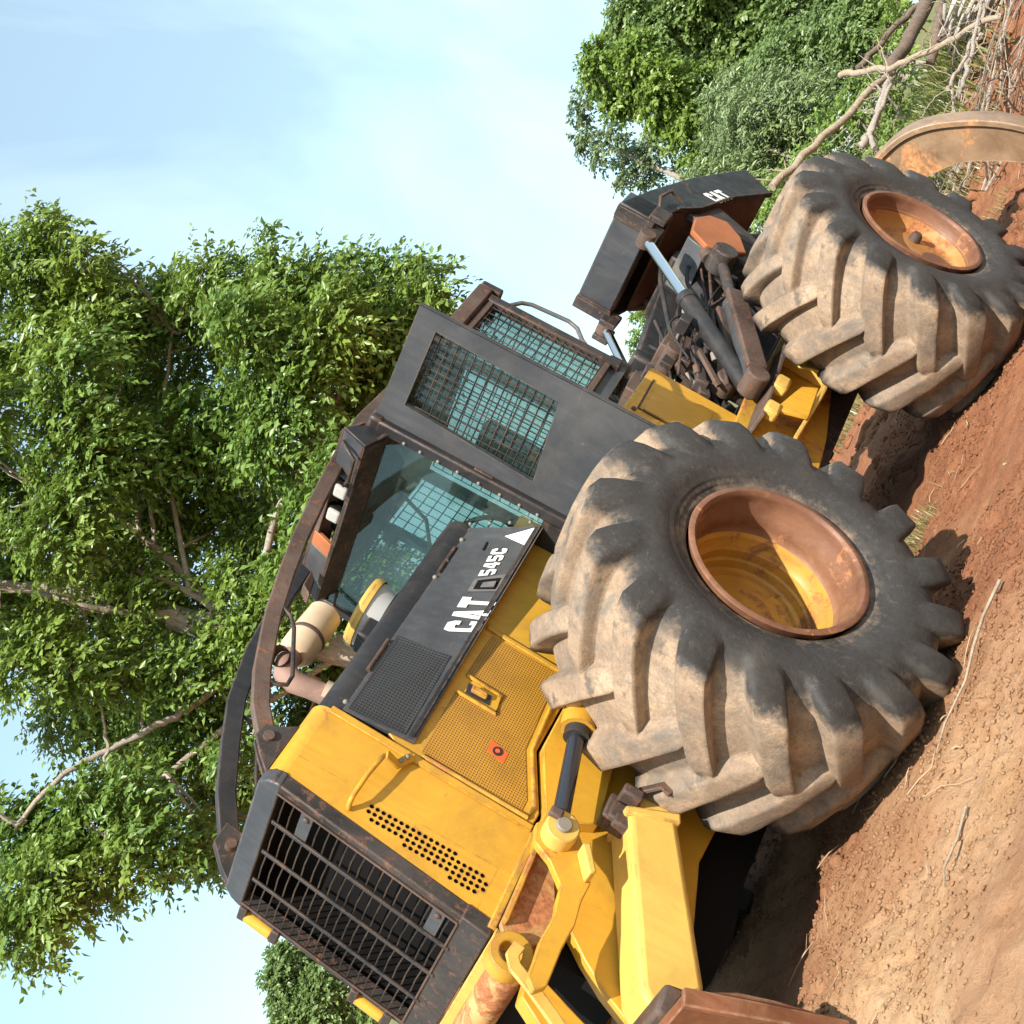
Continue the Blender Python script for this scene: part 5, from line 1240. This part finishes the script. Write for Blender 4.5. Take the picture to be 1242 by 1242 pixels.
# ================================================================ foliage
def leaf_arrays(clumps, per_m3, L0, W0, seed, twig=(.25, .55), leaves=9, droop=.35, shell=.55, up=.25):
    """leaves set along short twigs that fill each clump; one rhombic, folded blade per leaf"""
    r = np.random.default_rng(seed)
    Vs = []
    Tw = []
    allc = np.array([c[:3] for c in clumps]); mid = allc.mean(0)
    for cx, cy, cz, rad in clumps:
        n = max(4, int(per_m3 * rad ** 2.2))
        d = r.normal(size=(n, 3)); d /= np.linalg.norm(d, axis=1)[:, None]
        rr_ = rad * (shell + (1 - shell) * r.random(n)) * r.uniform(.3, 1.12, n) ** .7
        base = np.array([cx, cy, cz]) + d * rr_[:, None] * np.array([1, 1, .85])
        out = d + .35 * r.normal(size=(n, 3)); out[:, 2] += up; out /= np.linalg.norm(out, axis=1)[:, None]
        tl = r.uniform(*twig, n) * min(1., .35 + rad)
        k = leaves
        t = (np.arange(k) + .6) / k
        P = base[:, None] + out[:, None] * (tl[:, None, None] * t[None, :, None])
        P[..., 2] -= droop * tl[:, None] * (t ** 2)[None]
        side = np.cross(out, [0, 0, 1.]); side /= (np.linalg.norm(side, axis=1)[:, None] + 1e-6)
        sg = np.where(np.arange(k) % 2 == 0, 1., -1.)
        ld = side[:, None] * sg[None, :, None] * .75 + out[:, None] * .55 + .32 * r.normal(size=(n, k, 3))
        ld[..., 2] -= .28
        ld /= np.linalg.norm(ld, axis=2)[..., None]
        P = P.reshape(-1, 3); ld = ld.reshape(-1, 3); m = len(P)
        nn = r.normal(size=(m, 3)) * .5 + np.array([.25, .2, .8]) + .5 * np.repeat(d, k, 0)
        w = np.cross(ld, nn); w /= (np.linalg.norm(w, axis=1)[:, None] + 1e-6)
        nr = np.cross(w, ld)
        s = (.5 + .9 * r.random(m) ** .8)[:, None]
        Lq, Wq = L0 * s, W0 * s * r.uniform(.8, 1.2, m)[:, None]
        b = P; tip = P + ld * Lq - nr * Lq * .12
        md = P + ld * Lq * .48
        l = md + w * Wq + nr * Wq * .35; q = md - w * Wq + nr * Wq * .35
        Vs.append(np.stack([b, l, tip, q], 1).reshape(-1, 3))
    V = np.concatenate(Vs); n = len(V) // 4; k = np.arange(n) * 4
    F = np.concatenate([np.stack([k, k + 1, k + 2], -1), np.stack([k, k + 2, k + 3], -1)])
    return V, F
def curve(P, n=6):
    P = [Vector(p) for p in P]; out = []
    for i in range(len(P) - 1):
        p0, p1, p2, p3 = P[max(i - 1, 0)], P[i], P[i + 1], P[min(i + 2, len(P) - 1)]
        for k in range(n):
            t = k / n
            out.append(.5 * ((2 * p1) + (p2 - p0) * t + (2 * p0 - 5 * p1 + 4 * p2 - p3) * t * t + (3 * p1 - p0 - 3 * p2 + p3) * t ** 3))
    out.append(P[-1]); return out
def limb(mb, P, r0, r1, seg=8, wob=.0, seed=0):
    q = curve(P); n = len(q); rr_ = random.Random(seed)
    q = [p + Vector((rr_.uniform(-wob, wob), rr_.uniform(-wob, wob), rr_.uniform(-wob, wob))) for p in q]
    mb.tube(q, [r0 + (r1 - r0) * (i / (n - 1)) ** .8 for i in range(n)], seg)
def make_tree(name, label, cat, clumps, base, trunk_r, leafm, per, L0, W0, seed, group=None, barkm='bark', limbs=None, lean=0, stems=1, **kw):
    t = empty(name, base)
    tag(t, label, cat, group)
    b = Vector(base)
    V, F = leaf_arrays(clumps, per, L0, W0, seed, **kw)
    V = V - np.array(base)
    cr = link('crown', raw_mesh('crown', V, F, leafm), t)
    mb = MB(); rs = random.Random(seed)
    cs = [Vector(c[:3]) for c in clumps]; mid = sum(cs, Vector()) / len(cs)
    top = max(cs, key=lambda c: c.z)
    fork = Vector((b.x * .6 + mid.x * .4, b.y * .6 + mid.y * .4, b.z + max(.5, (min(c.z for c in cs) - b.z) * .7)))
    if limbs:
        for i, (P, r0, r1) in enumerate(limbs): limb(mb, P, r0, r1, 9, .02, i)
        spine = [Vector(p) for P, _, _ in limbs for p in curve(P, 3)]
    else:
        for s_ in range(stems):
            o_ = Vector((rs.uniform(-.5, .5), rs.uniform(-.5, .5), 0)) if stems > 1 else Vector()
            limb(mb, [b + o_ + Vector((0, 0, -.2)), b + o_ + (fork - b) * .5 + Vector((rs.uniform(-.2, .2), rs.uniform(-.2, .2), 0)), fork + o_ * .6, (fork + mid) / 2 + o_, mid + o_], trunk_r, trunk_r * .35, 9, .02, s_)
        spine = curve([b, fork, (fork + mid) / 2, mid], 5)
    for i, c in enumerate(cs):
        a = min(spine, key=lambda p: (p - c).length + (.6 * max(0, p.z - c.z)))
        m_ = a.lerp(c, .5) + Vector((rs.uniform(-.2, .2), rs.uniform(-.2, .2), rs.uniform(-.25, .05)))
        limb(mb, [a, m_, c], max(.012, trunk_r * .09), .006, 5, .015, i)
        for k in range(3):
            e_ = c + Vector((rs.gauss(0, 1), rs.gauss(0, 1), rs.gauss(.2, 1))).normalized() * clumps[i][3] * .8
            limb(mb, [m_.lerp(c, .6), (c + e_) / 2, e_], .007, .003, 4, .01, k)
    mb.v = [(v[0] - b.x, v[1] - b.y, v[2] - b.z) for v in mb.v]
    mb.build('trunk', barkm, t, smooth=60)
    return t
# ---------------------------------------------------------------- the big tree behind the machine
_lr = [(.26, .14), (.11, .06), (.07, .04), (.085, .035), (.04, .02), (.04, .018), (.065, .03), (.05, .03), (.025, .012), (.07, .03), (.045, .02), (.06, .02)]
BX, BY = MAIN_BASE[0] + .4, MAIN_BASE[1] + .2
_limbs = [([(BX, BY, -.2), (BX, BY, 1.2)] + MAIN_LIMBS[0], .34, .17)] + [(p, a, b) for p, (a, b) in zip(MAIN_LIMBS[1:], _lr[1:])]
make_tree('ash_tree', 'tall leafy green tree with pale bare limbs close behind the machine', 'tree', MAIN_CROWN, (BX, BY, 0), .34, 'leaf', 980, .112, .027, 21, limbs=_limbs, leaves=10, twig=(.3, .75), shell=.4)
GRP = 'trees at the edge of the clearing'
def far(name, label, cl, base, tr, leafm, per, L0, W0, seed, **kw):
    return make_tree(name, label, 'tree' if 'tree' in name else 'shrub', cl, (base[0], base[1], float(ground_h(base[0], base[1]))), tr, leafm, per, L0, W0, seed, GRP, **kw)
far('broadleaf_tree', 'lime green rounded tree at the forest edge above the arch', TREE_BRIGHT, (-31.5, -11.0), .22, 'leaf_bright', 702, 0.143, 0.046, 31)
far('broadleaf_tree', 'tall dark green tree at the top of the forest edge', TREE_DARK, (-38.5, -10.2), .3, 'leaf_dark', 580, 0.160, 0.050, 32)
far('thin_tree', 'thin grey green tree with sky showing through behind the black arch', TREE_SPARSE, (-38.5, -16.5), .2, 'leaf_pale', 256, 0.151, 0.046, 33, shell=.3)
far('willow_shrub', 'grey green feathery shrub at the forest edge behind the rear tyre', BUSH_WILLOW, (-26, -8.0), .09, 'leaf_grey', 837, 0.134, 0.020, 34, stems=4, twig=(.4, .8), leaves=10)
far('leafy_shrub', 'dense dark green shrub beside the fallen poles', BUSH_GREEN, (-29.0, -6.8), .10, 'leaf_dark', 810, 0.118, 0.034, 35, stems=3)
far('broadleaf_tree', 'small round green tree far behind the grille', TREE_FRONT, (-14.2, -31.8), .18, 'leaf_dark', 702, 0.143, 0.046, 36)
far('leafy_shrub', 'pale yellow green shrub seen between the cab and the arch', BUSH_YELLOW, (-20, -10.6), .07, 'leaf_bright', 675, 0.109, 0.029, 37, stems=3)

far('leafy_shrub', 'low sunlit undergrowth thicket just behind the fallen poles', BUSH_LOW, (-18.6, -4.6), .05, 'leaf_bright', 648, 0.092, 0.025, 38, stems=5)

# ---------------------------------------------------------------- felled poles and brush
SPEC = {'a': ('long pale pole leaning behind the rear tyre', .046, .04, 'bark_pale'), 'b': ('thick brown log of the brush heap', .06, .10, 'bark_dark'),
        'c': ('thin pale pole crossing over the brush heap', .040, .03, 'bark_pale'), 'd': ('slim brown pole above the thick log', .04, .04, 'bark_dark'),
        'e': ('short grey pole propped beneath the long pale pole', .045, .035, 'bark'), 'f': ('crooked grey stick under the short grey pole', .03, .022, 'bark'),
        'g': ('thin grey branch on the grass near the dirt edge', .025, .018, 'bark'), 'h': ('bent grey branch beside the grapple tong', .022, .018, 'bark'), 'i': ('dark stub of log behind the grapple tong', .05, .05, 'bark_dark')}
for k, (lab, r0, r1, mt) in SPEC.items():
    mb = MB(); limb(mb, POLES[k], r0, r1, 9, .022, ord(k))
    pr = random.Random(ord(k)); cv_ = curve(POLES[k], 5)
    for q in range(7):
        p = pr.choice(cv_[1:]); d_ = Vector((pr.gauss(0, 1), pr.gauss(0, 1), pr.gauss(.3, 1))).normalized() * pr.uniform(.12, .55)
        limb(mb, [p, p + d_ * .5 + Vector((0, 0, pr.uniform(-.05, .05))), p + d_], r0 * .28, .004, 5, .01, q)
    o = mb.build('fallen_pole', mt, smooth=60); tag(o, lab, 'pole', 'felled poles of the brush heap')
rs = random.Random(9)
for i, (x, y, z, lab) in enumerate([(-11.1, .33, .30, 'white splintered slab high on the brush heap'), (-11.05, .15, .12, 'white splintered slab low on the brush heap'), (-11.2, .52, .38, 'white splintered slab above the thick brown log'), (-11.2, .55, .14, 'white splintered slab near the dirt edge of the heap')]):
    z += float(ground_h(x, y))
    mb = MB(); a = rs.uniform(0, 3)
    for k in range(7):
        b_ = a + rs.uniform(-.4, .4); L_ = rs.uniform(.25, .55); dz = rs.uniform(-.1, .12)
        p = Vector((x + rs.uniform(-.2, .2), y + rs.uniform(-.2, .2), z + dz))
        mb.tube([p, p + Vector((math.cos(b_) * L_, math.sin(b_) * L_, rs.uniform(-.05, .15)))], .05, square=(rs.uniform(.03, .10), rs.uniform(.02, .05)))
    tag(mb.build('split_wood', 'wood_white', bevel=.01), lab, 'wood', 'splintered wood in the brush heap')
bm_ = []
for i in range(520):
    x = rs.uniform(-14, -8.2); y = rs.uniform(-2.6, 1.6) + (x + 11) * .05; L_ = rs.uniform(.3, 1.3); a = rs.uniform(0, PI)
    z = float(ground_h(x, y)); P = []
    tilt = rs.uniform(0, .35)
    for k in range(4):
        t = k / 3
        P.append((x + math.cos(a) * L_ * t + rs.uniform(-.04, .04), y + math.sin(a) * L_ * t + rs.uniform(-.04, .04), z + .04 + L_ * t * tilt + rs.uniform(0, .05)))
    r0 = rs.uniform(.004, .014); bm_.append((P, [r0, r0, r0 * .8, r0 * .4]))
tag(stick_mesh(bm_, 5).build('brush_litter', 'bark'), 'tangled grey brushwood behind the grapple', 'brushwood', kind='stuff')
